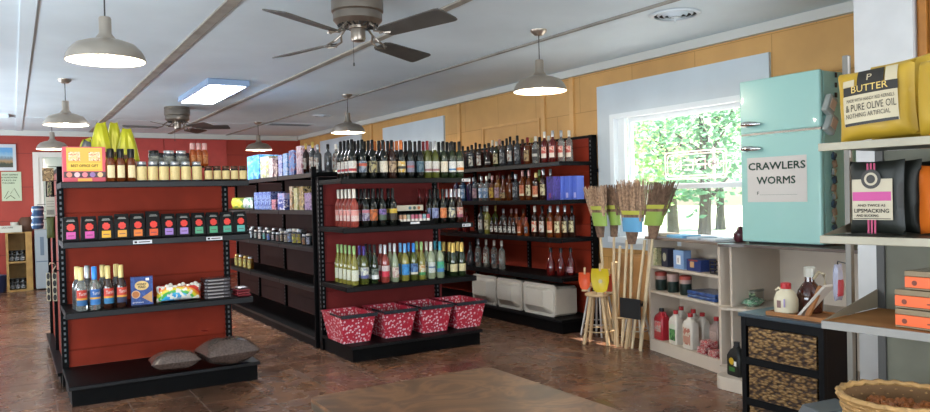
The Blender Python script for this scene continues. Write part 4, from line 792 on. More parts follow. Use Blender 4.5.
# ================================================================== groceries on aisle run B (front faces -x)
RBX = 2.72
def gbox(px, w_, h, d, mt, label, z, name='carton', x=None, group=None, rot=0):
    xx = 2.63 + d / 2 + .02 if x is None else x
    p = onx(px, 200, 2.65); t = thing(name, label, name.replace('_', ' '), (xx, p.y, z + .0005), -PI / 2 + rot, group)
    mb = MB(); mb.box(-w_ / 2, -d / 2, 0, w_ / 2, d / 2, h); mb.build('pack', mt, t, bevel=.003); return t
CM = carton_mat
gr = 'cartons on the top aisle shelf'
gbox(254, .52, .30, .30, CM('c_blue', ['2a78c4', '4a9cd8', '86c0e2', '1c60b0'], 3), 'big bright blue wrapped pack at the left of the top aisle shelf', 1.775, 'wrapped_pack', group=gr)
gbox(265.5, .36, .26, .24, CM('c_wy', ['9c9890', 'b4b4b8', 'a0b030', '7c766c'], 5), 'white and lime carton beside the blue pack', 1.775, group=gr)
gbox(271.5, .16, .23, .2, CM('c_wp', ['b4a8a8', '8c5c6c', 'd8d0cc'], 5), 'narrow greyish pink carton on the top aisle shelf', 1.775, group=gr)
gbox(276, .14, .20, .2, CM('c_dk', ['4a3a44', '7c5a58', 'b8a8a0'], 5), 'dark printed carton between pink and white ones', 1.775, group=gr)
gbox(281, .14, .24, .2, CM('c_wb', ['9098b8', '5858a4', 'b4b4c0'], 4), 'white and violet carton, top aisle shelf', 1.775, group=gr)
gbox(286, .15, .25, .2, CM('c_lb', ['9cb0cc', '3c80c0', 'b4bccc'], 4), 'white and light blue carton, top aisle shelf', 1.775, group=gr)
gbox(292.5, .17, .27, .2, CM('c_bl', ['4870b4', '7094c4', '94586c', '304e8c'], 3), 'blue cereal carton with reddish picture', 1.775, group=gr)
gbox(300, .17, .30, .2, CM('c_pk', ['b49cae', 'd4c4cc', '9c6c74'], 4), 'tall dusty pink carton near the post', 1.775, group=gr)
for i, (px, kd, g, c, lm, x) in enumerate(((307, 'tall', 'brown', 'gold', Q['wht'], 2.70), (311, 'tall', 'brown', 'black', None, 2.82), (314, 'tall', 'smoke', 'gold', Q['wht'], 2.70), (319, 'liquor', 'smoke', 'silver', Q['wht'], 2.72))):
    bottle('bottle', kd, G[g], K[c], lm, (x, max(onx(px, 200, x).y, 7.20), 1.7755), -PI / 2, f"{('gold-capped brown', 'plain dark', 'gold-capped grey', 'silver-capped grey')[i]} bottle at the post end of the top aisle shelf", 'bottle')
for i, (px, kd, g, c) in enumerate(((322, 'liquor', 'smoke', 'black'), (325.5, 'liquor', 'clear', 'white'), (329.5, 'liquor', 'smoke', 'black'))):
    x = 2.80 + .09 * i; bottle('bottle', kd, G[g], K[c], Q['wht'] if i == 1 else None, (x, 7.20, 1.7755), -PI / 2, f"{('dark', 'white-labelled clear', 'smoky')[i]} bottle on the aisle shelf just left of the wine bottles", 'bottle', 'bottles at the run end')
g2 = 'cartons on the second aisle shelf'
t = thing('yellow_bag', 'yellow and green snack bag at left end of the second aisle shelf', 'snack bag', (2.72, onx(238, 205, 2.7).y, 1.392), -PI / 2 + .2); mb = MB(); mb.pillow(.42, .16, .1, 10, 8, .15, seed=31); mb.build('bag_body', CM('c_yb', ['c8b82c', 'd8d060', '6c8c34'], 4), t, True)
t = thing('white_bag', 'white and grey snack bag next to the yellow bag', 'snack bag', (2.72, onx(247.5, 205, 2.7).y, 1.392), -PI / 2); mb = MB(); mb.pillow(.38, .16, .1, 10, 8, .15, seed=32); mb.build('bag_body', CM('c_wg', ['b8bcb8', 'd0d4d4', '5c8c70'], 4), t, True)
M_bb = CM('c_bb', ['2f3f8c', '5c78b4', '9cb0d0', '243070'], 5)
for i, px in enumerate((256, 260.3, 264.5, 268.7)): gbox(px, .165, .215, .18, M_bb, f"navy blue printed carton, {oz(i)} from left of four on second aisle shelf", 1.39, group='navy cartons')
gbox(273.5, .16, .12, .18, CM('c_pp', ['b45c6c', 'c89aa0', '6c3c54'], 5), 'small pink carton beside the navy cartons', 1.39, group=g2)
gbox(281, .26, .12, .18, CM('c_nv', ['2c3a8c', '3c50a4', 'd0d0dc'], 4), 'dark blue carton under the lilac one', 1.39, group=g2)
gbox(281, .24, .07, .17, CM('c_li', ['7c9cd4', 'b88cb4', 'a8b8e0'], 4), 'lilac and blue carton lying on the dark blue one', 1.5105, group=g2)
gbox(291, .10, .26, .14, CM('c_oy', ['c8c0b0', 'b07c3c', '6c5c4c'], 5), 'white-topped orange tall carton on the second aisle shelf', 1.39, group=g2)
gbox(295.5, .12, .24, .14, CM('c_yl', ['c4b884', 'a8ac70', 'd8d0b0'], 5), 'pale yellow-green tall carton', 1.39, group=g2)
gbox(301, .14, .25, .14, CM('c_bk', ['b89858', '3c3430', 'd0b888'], 5), 'mustard and black tall carton', 1.39, group=g2)
gbox(309, .28, .18, .16, CM('c_pu', ['9c7cb0', 'b8a4bc', '6c5080'], 6), 'purple patterned carton near the post', 1.39, group=g2)
# third aisle shelf : small cans and jars
for i in range(16):
    px = 243 + i * 4.4; kd = 'smalljar'; cc = ('9aa4ac', '8c7c9c', 'a0acb4', '7c8c84', 'b0a49c', '4c9c9c', '4c6cb4', 'a8a0a4', '8c6c64', '9c8c70', 'b4a890', '7c94bc', 'c0b84c', 'b8a83c', 'b07c4c', 'a8acc0')[i]
    sc = (1, .9, 1.05, .9, 1, .95, 1, .85, .9, 1, 1.1, 1.3, 1.35, 1.3, .95, 1.0)[i]; x = 2.69 + .03 * (i % 2)
    nm = ('grey', 'mauve', 'pale blue', 'sage', 'beige', 'teal', 'royal blue', 'light grey', 'brown', 'olive', 'sand', 'sky blue', 'lime', 'yellow', 'orange', 'lavender')[i]
    bottle('small_jar', kd, G['smoke'], K['silver'] if i % 3 else K['white'], LM('lj' + cc, cc, None, blob='6c6460'), (x, onx(px, 230, x).y, 1.0105), -PI / 2, f"small jar with {nm} label on the third aisle shelf", 'jar', 'small jars on the third aisle shelf', scale=sc)
for i in range(9):
    px = 246 + i * 7.2; x = 2.83; bottle('can', 'smalljar', G['brown'], K['silver'], None, (x, onx(px, 228, x).y, 1.0105), -PI / 2, f"plain dark can in back row of the third aisle shelf, {oz(i)} from left", 'can', 'back-row cans', scale=1.15)
for i, px in enumerate((237.5, 241.5, 246, 250.5)):
    bottle('pickle_jar', 'jar', G['gold'], K['silver'] if i % 2 else K['gold'], LM('lpk', 'b0a050', None, blob='6c6c3c'), (2.70, onx(px, 258, 2.70).y, .6005), -PI / 2, f"yellow-green jar on the fourth aisle shelf, {oz(i)} from left", 'jar', 'yellow jars')

# ================================================================== goods hanging on the left face of run A
def hang_card(px, py_, y, w_, h, m, name, label, x=.30):
    p = Vector((0, 0, 1.5)); q = ony(px, py_, y); t = thing(name, label, name.replace('_', ' '), (q.x, y, q.z)); return t, q
M_strip = mat('strip_black', '141416', .4)
# clip strip (post-like) with gold-brown packets
def strip(px, pytop, pybot, y, name, label, wd=.05):
    a = ony(px, pytop, y); b = ony(px, pybot, y); t = thing(name, label, 'clip strip', (a.x, y, b.z)); mb = MB(); mb.box(-wd / 2, -.003, 0, wd / 2, .003, a.z - b.z); mb.build('strip', M_strip, t); return t, a.z - b.z
def peg(t, y, ztop):
    mb = MB(); mb.tube([(0, .004, ztop - .012), (0, .004, ztop + .012), (.37 - t.location.x, .004 if y > 7.05 else .06, ztop + .012)], .003, 5); mb.build('peg_hook', M_edge, t)
def card(px0, py0, px1, py1, y, m, name, label, cat, part='card', th=.01):
    a = ony(px0, py0, y); b = ony(px1, py1, y); wd = b.x - a.x; h = a.z - b.z
    t = thing(name, label, cat, ((a.x + b.x) / 2, y, b.z)); mb = MB(); mb.box(-wd / 2, 0, 0, wd / 2, th, h); mb.build(part, m, t, bevel=.002); peg(t, y, h); return t, wd, h
t, wd, h = card(45.5, 197, 55.5, 216.5, 7.0, mat('pale_card', 'a8a090', .6), 'price_card', 'pale hanging card with a barcode on the side of the left shelf', 'card')
for k in range(7): quad(t, 'bar', M_ink, -wd * .4 + k * wd * .12, h * .1, -wd * .4 + k * wd * .12 + wd * .06, h * .35, -.0005)
for k in range(3): quad(t, 'print_line', mat('card_print', '7c7468', .6), -wd * .4, h * (.5 + .13 * k), wd * .4, h * (.53 + .13 * k), -.0005)
a = ony(46, 217, 7.02); b = ony(55, 238, 7.02); wd = b.x - a.x; h = a.z - b.z
t = thing('olive_pouch', 'olive green rounded pouch hanging under the barcode card', 'pouch', ((a.x + b.x) / 2, 7.02, b.z)); mb = MB(); mb.pillow(wd, h, .03, 10, 12, .05, seed=40); mb.build('pouch_body', mat('olive_green', '4c4f24', .5), t, True); peg(t, 7.02, h)
M_gb3 = mat('bamboo_tan', 'a88c68', .6, noise=.3)
t, wd, h = card(42, 168, 54, 181, 7.6, CM('c_tan', ['8c7048', '5c4a30', 'b09468'], 4), 'brown_packet', 'brown and tan packet hanging at the top of the left shelf side', 'packet', th=.04)
t, wd, h = card(47, 182, 52, 196, 7.5, CM('c_tan2', ['4c5c34', 'a09070', '2c2c24'], 4), 'leafy_packet', 'dark packet with pale stripe under the brown packet', 'packet', th=.03)
for k, (x0, x1, nm) in enumerate(((46, 51, 'left'), (52, 57.5, 'right'))):
    t, wd, h = card(x0, 273, x1, 301, 6.98, mat('cream_edge', 'a8a088', .5), 'patterned_strap', f"black and cream patterned hanging strap, {nm} one of the pair", 'strap', part='edge')
    for q in range(4): disc(t, 'motif', mat('motif_black', '1c1a18', .5), 0, h * (.13 + .25 * q), wd * .4, -.0005, h * .11, 12)
t = thing('plastic_hook', 'small cream plastic hook above the patterned straps', 'hook', tuple(ony(53, 270, 6.98))); mb = MB(); mb.tube([(0, 0, -.03), (.0, 0, 0), (.02, 0, .03), (.01, 0, .055), (-.02, 0, .06), (-.025, 0, .045)], .005, 6); mb.build('hook', mat('hook_cream', 'c0a890', .4), t, True); peg(t, 7.0, .055)
for k in range(3):
    p = ony(37.5, 209 + k * 7.5, 9.0); t = thing('blue_cap_bottle', f"blue and silver round pack hanging by the far door, {('top', 'middle', 'bottom')[k]} of three", 'pack', tuple(p), group='blue round packs'); mb = MB(); mb.lathe([(0, -.055), (.05, -.05), (.058, -.02), (.058, .02), (.05, .03), (0, .035)], 14); mb.build('pack', mat('steel_blue', '3c5c80', .25, .2), t, True)
    mb = MB(); mb.lathe([(.0590, -.012), (.0590, .004)], 14, closed=False); mb.build('silver_band', mat('pale_band', '9cb0c0', .3), t, True); peg(t, 9.0, .035)
# ================================================================== back wall, left
t = thing('framed_picture', 'framed beach landscape picture in white mount, top left on red wall', 'picture', (-.05, 15.77, 2.16)); mb = MB()
mb.box(-.17, -.015, 0, .17, .02, .48); mb.build('frame', mat('pale_frame', 'b8bcc0', .4), t)
def land():
    m = mat('landscape_print', '888888', .6); n = m.node_tree.nodes; L = m.node_tree.links; tc = n.new('ShaderNodeTexCoord'); sp = n.new('ShaderNodeSeparateXYZ'); nz = n.new('ShaderNodeTexNoise'); nz.inputs['Scale'].default_value = 6
    L.new(tc.outputs['Generated'], sp.inputs[0]); L.new(tc.outputs['Generated'], nz.inputs['Vector']); ad = n.new('ShaderNodeMath'); ad.operation = 'MULTIPLY_ADD'; ad.inputs[1].default_value = .25; L.new(nz.outputs[0], ad.inputs[0]); L.new(sp.outputs['Z'], ad.inputs[2])
    r = ramp(n, L, ad.outputs[0], [(0, '4c4234'), (.3, '3c4438'), (.42, '9c7c54'), (.6, '6c7c84'), (.72, '8caabc'), (.9, '5c94c0')]); L.new(r.outputs[0], n['Principled BSDF'].inputs['Base Color']); return m
quad(t, 'print', land(), -.12, .06, .12, .42, -.0155)
t = thing('wall_sign', 'pale green paper sign with writing and a line drawing of hills, under the picture', 'sign', (.035, 15.785, 1.61)); mb = MB(); mb.box(-.155, -.005, 0, .155, .01, .53); mb.build('paper', mat('pale_green_paper', 'b4c0a4', .6), t)
for k, s_ in enumerate(('WHAT HAPPENS', 'IN THE MOUNTAINS', 'STAYS IN', 'THE CABIN')): text(t, s_, -.02 - .01 * k, -.0062, .475 - .05 * k, .25 - .03 * (k > 1) - .03 * (k > 2), .026, mat('green_ink', '2f3c30', .7))
mb = MB(); mb.tube([(-.12, -.007, .05), (-.05, -.007, .18), (-.02, -.007, .13), (.04, -.007, .23), (.12, -.007, .06)], .004, 5); mb.tube([(-.09, -.007, .04), (-.02, -.007, .10), (.05, -.007, .04)], .006, 5); mb.build('drawing', mat('green_ink', '2f3c30'), t)
# wooden crate shelf
t = thing('crate_shelf', 'wooden crate shelf with two tiers against the back wall', 'shelf', (.115, 15.5, 0)); M_cw = mat('raw_pine', 'a07c44', .6, noise=.35, nscale=5)
mb = MB(); mb.box(-.20, -.22, 0, -.16, .22, 1.03); mb.box(.10, -.22, 0, .20, .22, 1.03); mb.box(-.16, .2, 0, .10, .22, 1.03); mb.box(-.16, -.22, .0, .10, .2, .03); mb.box(-.16, -.22, .50, .10, .2, .53); mb.box(-.20, -.22, 1.03, .2, .22, 1.05); mb.build('frame', M_cw, t)
mb = MB()
for k in range(4): mb.box(-.15 + k * .065, .17, .04, -.11 + k * .065, .199, 1.0)
mb.build('back_slats', M_cw, t)
for tier, z in enumerate((.0305, .5305)):
    for k in range(3):
        bottle('dark_jar', 'dark_jar', G['black'], K['black'], Q['dk'], (.0 + k * .085, 15.38, z), 0, f"black jar in the {('lower', 'upper')[tier]} tier of the wooden crate, {('left', 'middle', 'right')[k]}", 'jar', 'black jars in the crate', scale=.85 * 1.0); 
        bottle('dark_jar', 'dark_jar', G['black'], K['black'], Q['dk'], (.0 + k * .085, 15.48, z), 0, f"black jar at the back of the {('lower', 'upper')[tier]} crate tier, {('left', 'middle', 'right')[k]}", 'jar', 'black jars in the crate', scale=.85 * 1.6)
t = thing('display_sign', 'white sign board with small black writing on top of the wooden crate', 'sign', (-.03, 15.26, 1.0505)); mb = MB(); mb.box(-.30, 0, 0, .20, .02, .12); mb.build('board', mat('sign_white', 'b4b4a8', .6), t); text(t, 'LOCAL COFFEE', -.02, -.001, .085, .17, .022, M_ink)
mb = MB(); mb.lathe([(0, 0), (.05, 0), (.052, .11), (.046, .11), (.044, .008), (0, .008)], 16); mug = mb.mesh('mug_body', mat('mug_white', 'b8b8ac', .4), True)
t = thing('mug', 'pale mug standing on the wooden crate behind the white sign board', 'mug', (.06, 15.42, 1.0505)); t.scale = (1.25, 1.25, 1.6); put('mug_body', mug, t); mb = MB(); mb.tube([(.052, 0, .02), (.08, 0, .035), (.08, 0, .075), (.052, 0, .09)], .007, 6); mb.build('handle', mat('mug_white', 'b8b8ac'), t, True)
t = thing('round_basket', 'dark round woven basket on the wooden crate beside the mug', 'basket', (.24, 15.46, 1.0505)); mb = MB(); mb.lathe([(0, 0), (.10, 0), (.13, .08), (.12, .2), (.08, .26), (.07, .25), (.11, .19), (.12, .08), (.09, .01), (0, .01)], 18); mb.build('basket_body', mat('dark_wicker', '4c3020', .6, bump=.6, bscale=60), t, True)
t = thing('water_cooler', 'white upright cooler unit with blue side by the back door', 'cooler', (.46, 15.45, 0)); mb = MB(); mb.box(-.10, -.2, .02, .24, .2, 1.08); mb.build('body', mat('cooler_white', '8f989e', .4), t, bevel=.01); mb = MB(); mb.box(-.09, -.206, .5, .23, -.2005, .52); mb.box(-.02, -.206, .62, .04, -.2005, .95); mb.build('seam', mat('cooler_grey', '5c6c7c', .4), t)
t = thing('blue_bucket', 'dark blue tub on the floor left of the wooden crate', 'bucket', (-.25, 15.4, 0)); mb = MB(); mb.lathe([(0, 0), (.15, 0), (.19, .3), (.18, .3), (.14, .01), (0, .01)], 18); mb.build('tub', mat('navy_plastic', '1c2440', .4), t, True)

# ================================================================== foreground table
t = thing('table', 'brown marbled table top, only its near corner in view at bottom centre', 'table', (1.335, 2.0, 0))
M_tt = mat('marbled_top', '7a5a48', .45, spec=.22); n = M_tt.node_tree.nodes; Lk = M_tt.node_tree.links; tc = n.new('ShaderNodeTexCoord'); nz = n.new('ShaderNodeTexNoise'); nz.inputs['Scale'].default_value = 3.2; nz.inputs['Detail'].default_value = 8; nz.inputs['Distortion'].default_value = 1.8; Lk.new(tc.outputs['Object'], nz.inputs['Vector'])
r = ramp(n, Lk, nz.outputs[0], [(.3, '44301f'), (.45, '5e4029'), (.52, '745034'), (.6, '573c2a'), (.72, '876142')]); Lk.new(r.outputs[0], n['Principled BSDF'].inputs['Base Color'])
W2_, D2_ = .405, .66
poly = []
for cx_, cy_, a0 in ((W2_ - .04, D2_ - .04, 0), (-W2_ + .04, D2_ - .04, PI / 2), (-W2_ + .04, -D2_ + .04, PI), (W2_ - .04, -D2_ + .04, 1.5 * PI)):
    for k in range(5): a = a0 + k * PI / 8; poly.append((cx_ + .04 * math.cos(a), cy_ + .04 * math.sin(a)))
mb = MB(); mb.prism(poly, .748, .76); mb.build('table_top', M_tt, t)
mb = MB(); mb.prism(poly, .722, .7478); mb.build('edge_band', mat('dark_gold_edge', '3c2c14', .4, noise=.4, nscale=10), t)
for sx in (-1, 1):
    for sy in (-1, 1): mb = MB(); mb.box(sx * .28 - .03, sy * .45 - .03, 0, sx * .28 + .03, sy * .45 + .03, .722); mb.build('leg', mat('table_leg', '2c241c', .5), t)
# ================================================================== window end: white unit, fridge counter, fridge
wa, wb = Vector((5.12, 5.03)), Vector((4.862, 3.985)); WL = (wb - wa).length
ang = math.atan2(wb.y - wa.y, wb.x - wa.x)
t = thing('white_bookcase', 'low white bookcase with three shelves of bottles under the window', 'bookcase', (wa.x, wa.y, 0), ang)
WU = t
M_wu = mat('white_shelf_paint', 'c6b8a8', .5, noise=.08, nscale=3)
# local: x along the front (left to right), +y into the unit
DP = .33
def wbx(mb, *a): mb.box(*a); return mb
mb = MB(); mb.box(0, 0, 0, .03, DP, 1.05); mb.build('side_panel', M_wu, t, bevel=.002)
mb = MB(); mb.box(WL - .03, 0, 0, WL, DP, 1.05); mb.build('side_panel', M_wu, t, bevel=.002)
mb = MB(); mb.box(.03, DP - .012, .0, WL - .03, DP, 1.05); mb.build('back_board', M_wu, t)
mb = MB(); mb.box(.03, 0, 0, WL - .03, DP - .012, .11); mb.build('plinth', M_wu, t, bevel=.002)
for z in (.57, .80): mb = MB(); mb.box(.03, 0.003, z - .025, WL - .03, DP - .012, z); mb.build('shelf', M_wu, t, bevel=.002)
mb = MB(); mb.box(-.02, -.02, 1.05, WL + .0, DP + .01, 1.075); mb.build('top_board', mat('grey_brown_top', '7c6c60', .4, noise=.2), t, bevel=.003)
WM = Matrix.Translation((wa.x, wa.y, 0)) @ Matrix.Rotation(ang, 4, 'Z')
def wpos(u, v, z): p = WM @ Vector((u, v, z)); return tuple(p)
def wpx(px, v=.1):
    """local u for an image column on the plane v behind the front"""
    lo, hi = 0, WL
    iv = WM.inverted(); r = ray(px, 250); o = Vector((0, 0, 1.5)); a = iv @ o; b = iv.to_3x3() @ r; return a.x + b.x * ((v - a.y) / b.y)
def wbox(px, z, wd, h, m, name, label, cat, v=.08, dp=.08, part='carton'):
    return boxthing(name, label, cat, wpos(wpx(px, v), v, z + .0005), ang, wd, dp, h, m, part=part)
wbox(656.5, .80, .12, .165, CM('w_cr', ['b4b088', 'c4bc9c', '8c9468'], 4), 'cream_carton', 'cream and olive carton at left of bookcase top shelf', 'carton')
t = wbox(668, .80, .10, .17, mat('w_dark', '2a2c3c', .4), 'dark_carton', 'dark carton with pale emblem beside the cream carton', 'carton'); disc(t, 'emblem', mat('w_pale', 'a8a48c', .5), 0, .09, .028, -.0402, .04)
t = wbox(682, .80, .155, .165, mat('w_blue', '7f9cc4', .4), 'blue_carton', 'light blue carton with white picture on bookcase top shelf', 'carton'); quad(t, 'white_picture', M_paper, -.03, .04, .035, .12, -.0402); quad(t, 'brown_patch', mat('w_br', '8c6c54', .5), -.008, .055, .004, .1, -.0412)
t = wbox(701, .80, .20, .10, mat('w_navy', '26386c', .4), 'navy_carton', 'navy carton with orange emblem on bookcase top shelf', 'carton', dp=.16, v=.12); quad(t, 'pale_emblem', mat('w_or', 'c89c6c', .5), -.05, .03, .01, .08, -.0802); quad(t, 'red_top', mat('w_rd', '8c3c34', .5), -.07, .085, .06, .098, -.0802)
t = thing('wire_tray', 'dark slotted tray at the right end of bookcase top shelf', 'tray', wpos(wpx(718, .06), .12, .8005), ang); mb = MB(); mb.box(-.09, -.08, 0, .09, .08, .008)
for z in (.035, .07, .1): mb.box(-.09, -.08, z, .09, -.072, z + .012); mb.box(-.09, .072, z, .09, .08, z + .012)
for x in (-.09, -.03, .03, .082): mb.box(x, -.08, .008, x + .008, -.072, .112); mb.box(x, .072, .008, x + .008, .08, .112)
mb.build('tray', mat('tray_dark', '2c2a28', .5), t)
for i, px in enumerate((659.5, 671.5, 684)):
    u = wpx(px, .08); t = thing('candle_jar', f"dark green jar with red-pink lid band, {('left', 'middle', 'right')[i]} of three on the bookcase middle shelf", 'jar', wpos(u, .09, .5705), ang, 'dark green jars with red tops')
    mb = MB(); mb.lathe([(0, 0), (.048, 0), (.052, .006), (.052, .10), (0, .10)], 18); mb.build('jar_body', mat('bottle_green', '1c2c28', .3), t, True)
    mb = MB(); mb.lathe([(.0525, .101), (.0525, .135), (0, .135)], 18); mb.build('pale_band', mat('rosy_grey', 'a88c84', .5), t, True); mb = MB(); mb.lathe([(0, .1355), (.055, .1355), (.055, .165), (.04, .172), (0, .172)], 18); mb.build('lid', mat('brick_red_lid', 'a84438' if i != 1 else 'b09088', .4) if i != 1 else mat('rosy_lid', 'b09088', .4), t, True)
for i in range(2):
    t = thing('blue_film_pack', f"flat blue film-wrapped pack on the bookcase middle shelf, {('lower', 'upper')[i]} one", 'pack', wpos(wpx(708, .1), .14, .5705 + i * .032), ang, 'blue film packs'); mb = MB(); mb.box(-.20, -.12, 0, .19, .12, .03); mb.build('pack', mat('blue_film', '38558c', .2, noise=.5, nscale=14, bump=.3), t, bevel=.008)
def jug(u, v, body, capc, lab, label, h=.24, w_=.115, d_=.08, cat='jug', name='plastic_jug', handle=False):
    t = thing(name, label, cat, wpos(u, v, .1105), ang, 'jugs in the bookcase bottom')
    h *= 1.12; w_ *= 1.18; d_ *= 1.05
    mb = MB(); V = []; lv = [(0, .92), (.01, 1), (h * .68, 1), (h * .80, .82), (h * .88, .4), (h * .93, .36)]
    for z, s_ in lv: a = w_ / 2 * s_; b = d_ / 2 * s_; c = .25 * min(a, b); V += [(-a + c, -b, z), (a - c, -b, z), (a, -b + c, z), (a, b - c, z), (a - c, b, z), (-a + c, b, z), (-a, b - c, z), (-a, -b + c, z)]
    F = [tuple(reversed(range(8)))] + [(j * 8 + k, j * 8 + (k + 1) % 8, j * 8 + 8 + (k + 1) % 8, j * 8 + 8 + k) for j in range(5) for k in range(8)] + [tuple(range(40, 48))]
    mb.add(V, F); mb.build('jug_body', body, t, True)
    mb = MB(); mb.lathe([(.02, h * .93), (.022, h * .935), (.022, h * 1.04), (0, h * 1.04)], 14); mb.build('cap', capc, t, True)
    quad(t, 'label', lab, -w_ * .36, h * .12, w_ * .36, h * .62, -d_ / 2 - .0003)
    if handle: mb = MB(); mb.tube([(.03, 0, h * .9), (w_ * .42, 0, h * .92), (w_ * .5, 0, h * .8)], .009, 6); mb.build('handle', body, t, True)
    return t
M_rj = mat('red_jug', 'a82430', .35); M_wj = mat('white_jug', 'd0c8bc', .4); M_rc = mat('red_cap', 'b42c30', .4); M_bc = mat('black_cap', '1c1c1e', .4)
jug(wpx(659.5, .06), .07, M_rj, M_bc, LM('l_rj', 'b8a49c', 'a03c3c', 0, .3, blob='c86c68'), 'red jug with black cap at left of the bookcase bottom', .25, .12, .09, handle=True)
jug(wpx(673.5, .06), .07, M_wj, M_rc, LM('l_gj', '5f9454', 'c8ccb8', .7, 1, blob='2f5c34'), 'white jug with green label and red cap', .26, .105, .08)
jug(wpx(688, .06), .07, M_wj, M_rc, LM('l_wj', 'd0c0ac', 'b88470', .1, .5, blob='b06c5c'), 'white jug with tan label and red cap, middle of bookcase bottom', .265, .12, .08)
jug(wpx(680, .2), .2, M_wj, M_rc, LM('l_wj2', 'd0c0ac', None), 'white red-capped jug in back row behind the green-labelled jug', .27, .11, .08)
jug(wpx(692, .2), .2, M_wj, M_rc, LM('l_wj2', 'd0c0ac', None), 'white red-capped jug in back row behind the tan-labelled jug', .27, .11, .08)
jug(wpx(701, .2), .2, M_wj, M_rc, LM('l_wj2', 'd0c0ac', None), 'white red-capped jug at right of the back row', .26, .10, .08)
M_cj = mat('clear_pink_bottle', 'bfa8a0', .15, trans=.4)
jug(wpx(710, .12), .17, M_cj, M_rc, LM('l_pj', 'b49a90', 'a8443c', 0, .4), 'clear red-capped bottle behind the red-striped packs', .26, .10, .07, 'bottle', 'clear_bottle')
jug(wpx(722, .12), .15, M_cj, M_rc, LM('l_pj', 'b49a90', 'a8443c', 0, .4), 'clear red-capped bottle at the far right of the bookcase bottom', .25, .09, .07, 'bottle', 'clear_bottle')
for i, (px, z) in enumerate(((703, 0), (714, 0), (706, .06))):
    t = thing('striped_pack', f"red and white striped pack in the bookcase bottom, {('left', 'right', 'lying on the left one')[i]}", 'pack', wpos(wpx(px, .05), .06, .1105 + z), ang, 'red-striped packs'); mb = MB(); mb.box(-.06, -.05, 0, .06, .05, .058); mb.build('pack', CM('w_st', ['a8383c', 'c8b8b0', '8c2c34'], 5), t, bevel=.008)
# flat things on the bookcase top
for i, (px, wd, m, ds) in enumerate(((662, .2, 'bfae94', 'cream leaflet pile at left on bookcase top'), (682, .24, '6fa8cc', 'light blue leaflet pile on bookcase top'), (700, .16, 'a8b8c4', 'grey leaflet pile on bookcase top'), (716, .2, 'c8ccd0', 'white leaflet pile on bookcase top near the fruit'))):
    boxthing('leaflet_pile', ds, 'leaflets', wpos(wpx(px, .12), .14, 1.0755), ang, wd, .2, .028 - .005 * i, mat('lf' + m, m, .6), part='sheets')

# fridge counter: open white corner shelf with rounded end
t = thing('corner_shelf', 'white open shelf unit with rounded end carrying the mint fridge', 'shelf unit', (4.86, 3.85, 0))
M_cs = mat('counter_dark_edge', '5a4c48', .35)
def rounded(x0, yend, ynear, x1, r=.13, n=8):
    # plan polygon: front at x0, far end at yend (+y), near end at ynear; the far front corner is rounded
    pts = [(x1, ynear), (x0, ynear)]
    for k in range(n + 1): a = PI - k * (PI / 2) / n; pts.append((x0 + r + r * math.cos(a), yend - r + r * math.sin(a)))
    pts.append((x1, yend)); return pts
o = Vector((4.86, 3.85))
def pl(z0, z1, mt, part, x0=-.03):
    pts = [(.63, -1.15), (x0, -1.15), (x0, -.12)]
    for k in range(9): a = PI * 1.25 - k * PI * 1.15 / 8; pts.append((x0 + .02 + .085 * math.cos(a), .04 + .085 * math.sin(a)))
    pts += [(.06, .045), (.63, .045)]
    mb = MB(); mb.prism(pts, z0, z1); return mb.build(part, mt, t, bevel=.002)
pl(1.045, 1.068, mat('counter_top', '62554e', .3, noise=.2, nscale=4), 'counter_top')
pl(.545, .567, M_wu, 'shelf'); pl(0, .09, M_wu, 'plinth')
mb = MB(); mb.box(.0, .02, .09, .63, .04, .545); mb.box(.0, .02, .567, .63, .04, 1.045); mb.build('side_panel', M_wu, t)
mb = MB(); mb.box(.61, -1.15, .09, .63, .02, .545); mb.box(.61, -1.15, .567, .63, .02, 1.045); mb.build('back_board', M_wu, t)
mb = MB(); mb.box(.0, -1.15, .09, .61, -1.13, .545); mb.box(.0, -1.15, .567, .61, -1.13, 1.045); mb.build('side_panel', M_wu, t)
# fridge (front faces -x)
M_mint = mat('mint_enamel', '9ccac3', .34, coat=.15)
t = thing('retro_fridge', 'mint green two-door retro fridge standing on the counter', 'fridge', (4.95, 3.84, 1.0685), -PI / 2)
FW, FD, FH = .685, .52, 1.275
def rbox(mb, x0, y0, z0, x1, y1, z1, r=.03, n=5):
    pts = []
    for cx_, cy_, a0 in ((x1 - r, y1 - r, 0), (x0 + r, y1 - r, PI / 2), (x0 + r, y0 + r, PI), (x1 - r, y0 + r, 1.5 * PI)):
        for k in range(n): a = a0 + k * PI / 2 / (n - 1); pts.append((cx_ + r * math.cos(a), cy_ + r * math.sin(a)))
    mb.prism(pts, z0, z1)
mb = MB(); mb.box(0.004, .045, .012, FW - .004, FD, FH - .004); mb.build('cabinet', M_mint, t, bevel=.012)
mb = MB(); mb.box(.02, .06, 0, FW - .02, FD - .02, .0125); mb.build('base', M_bc, t)
SPL = .845
mb = MB(); rbox(mb, 0, 0, .015, FW, .042, SPL, .018); lower = mb.build('lower_door', M_mint, t, True, bevel=.008)
mb = MB(); rbox(mb, 0, 0, SPL + .018, FW, .042, FH, .018); upper = mb.build('upper_door', M_mint, t, True, bevel=.008)
mb = MB(); mb.box(.004, .012, SPL + .0005, FW - .004, .044, SPL + .0175); mb.build('chrome_strip', M_chrome, t)
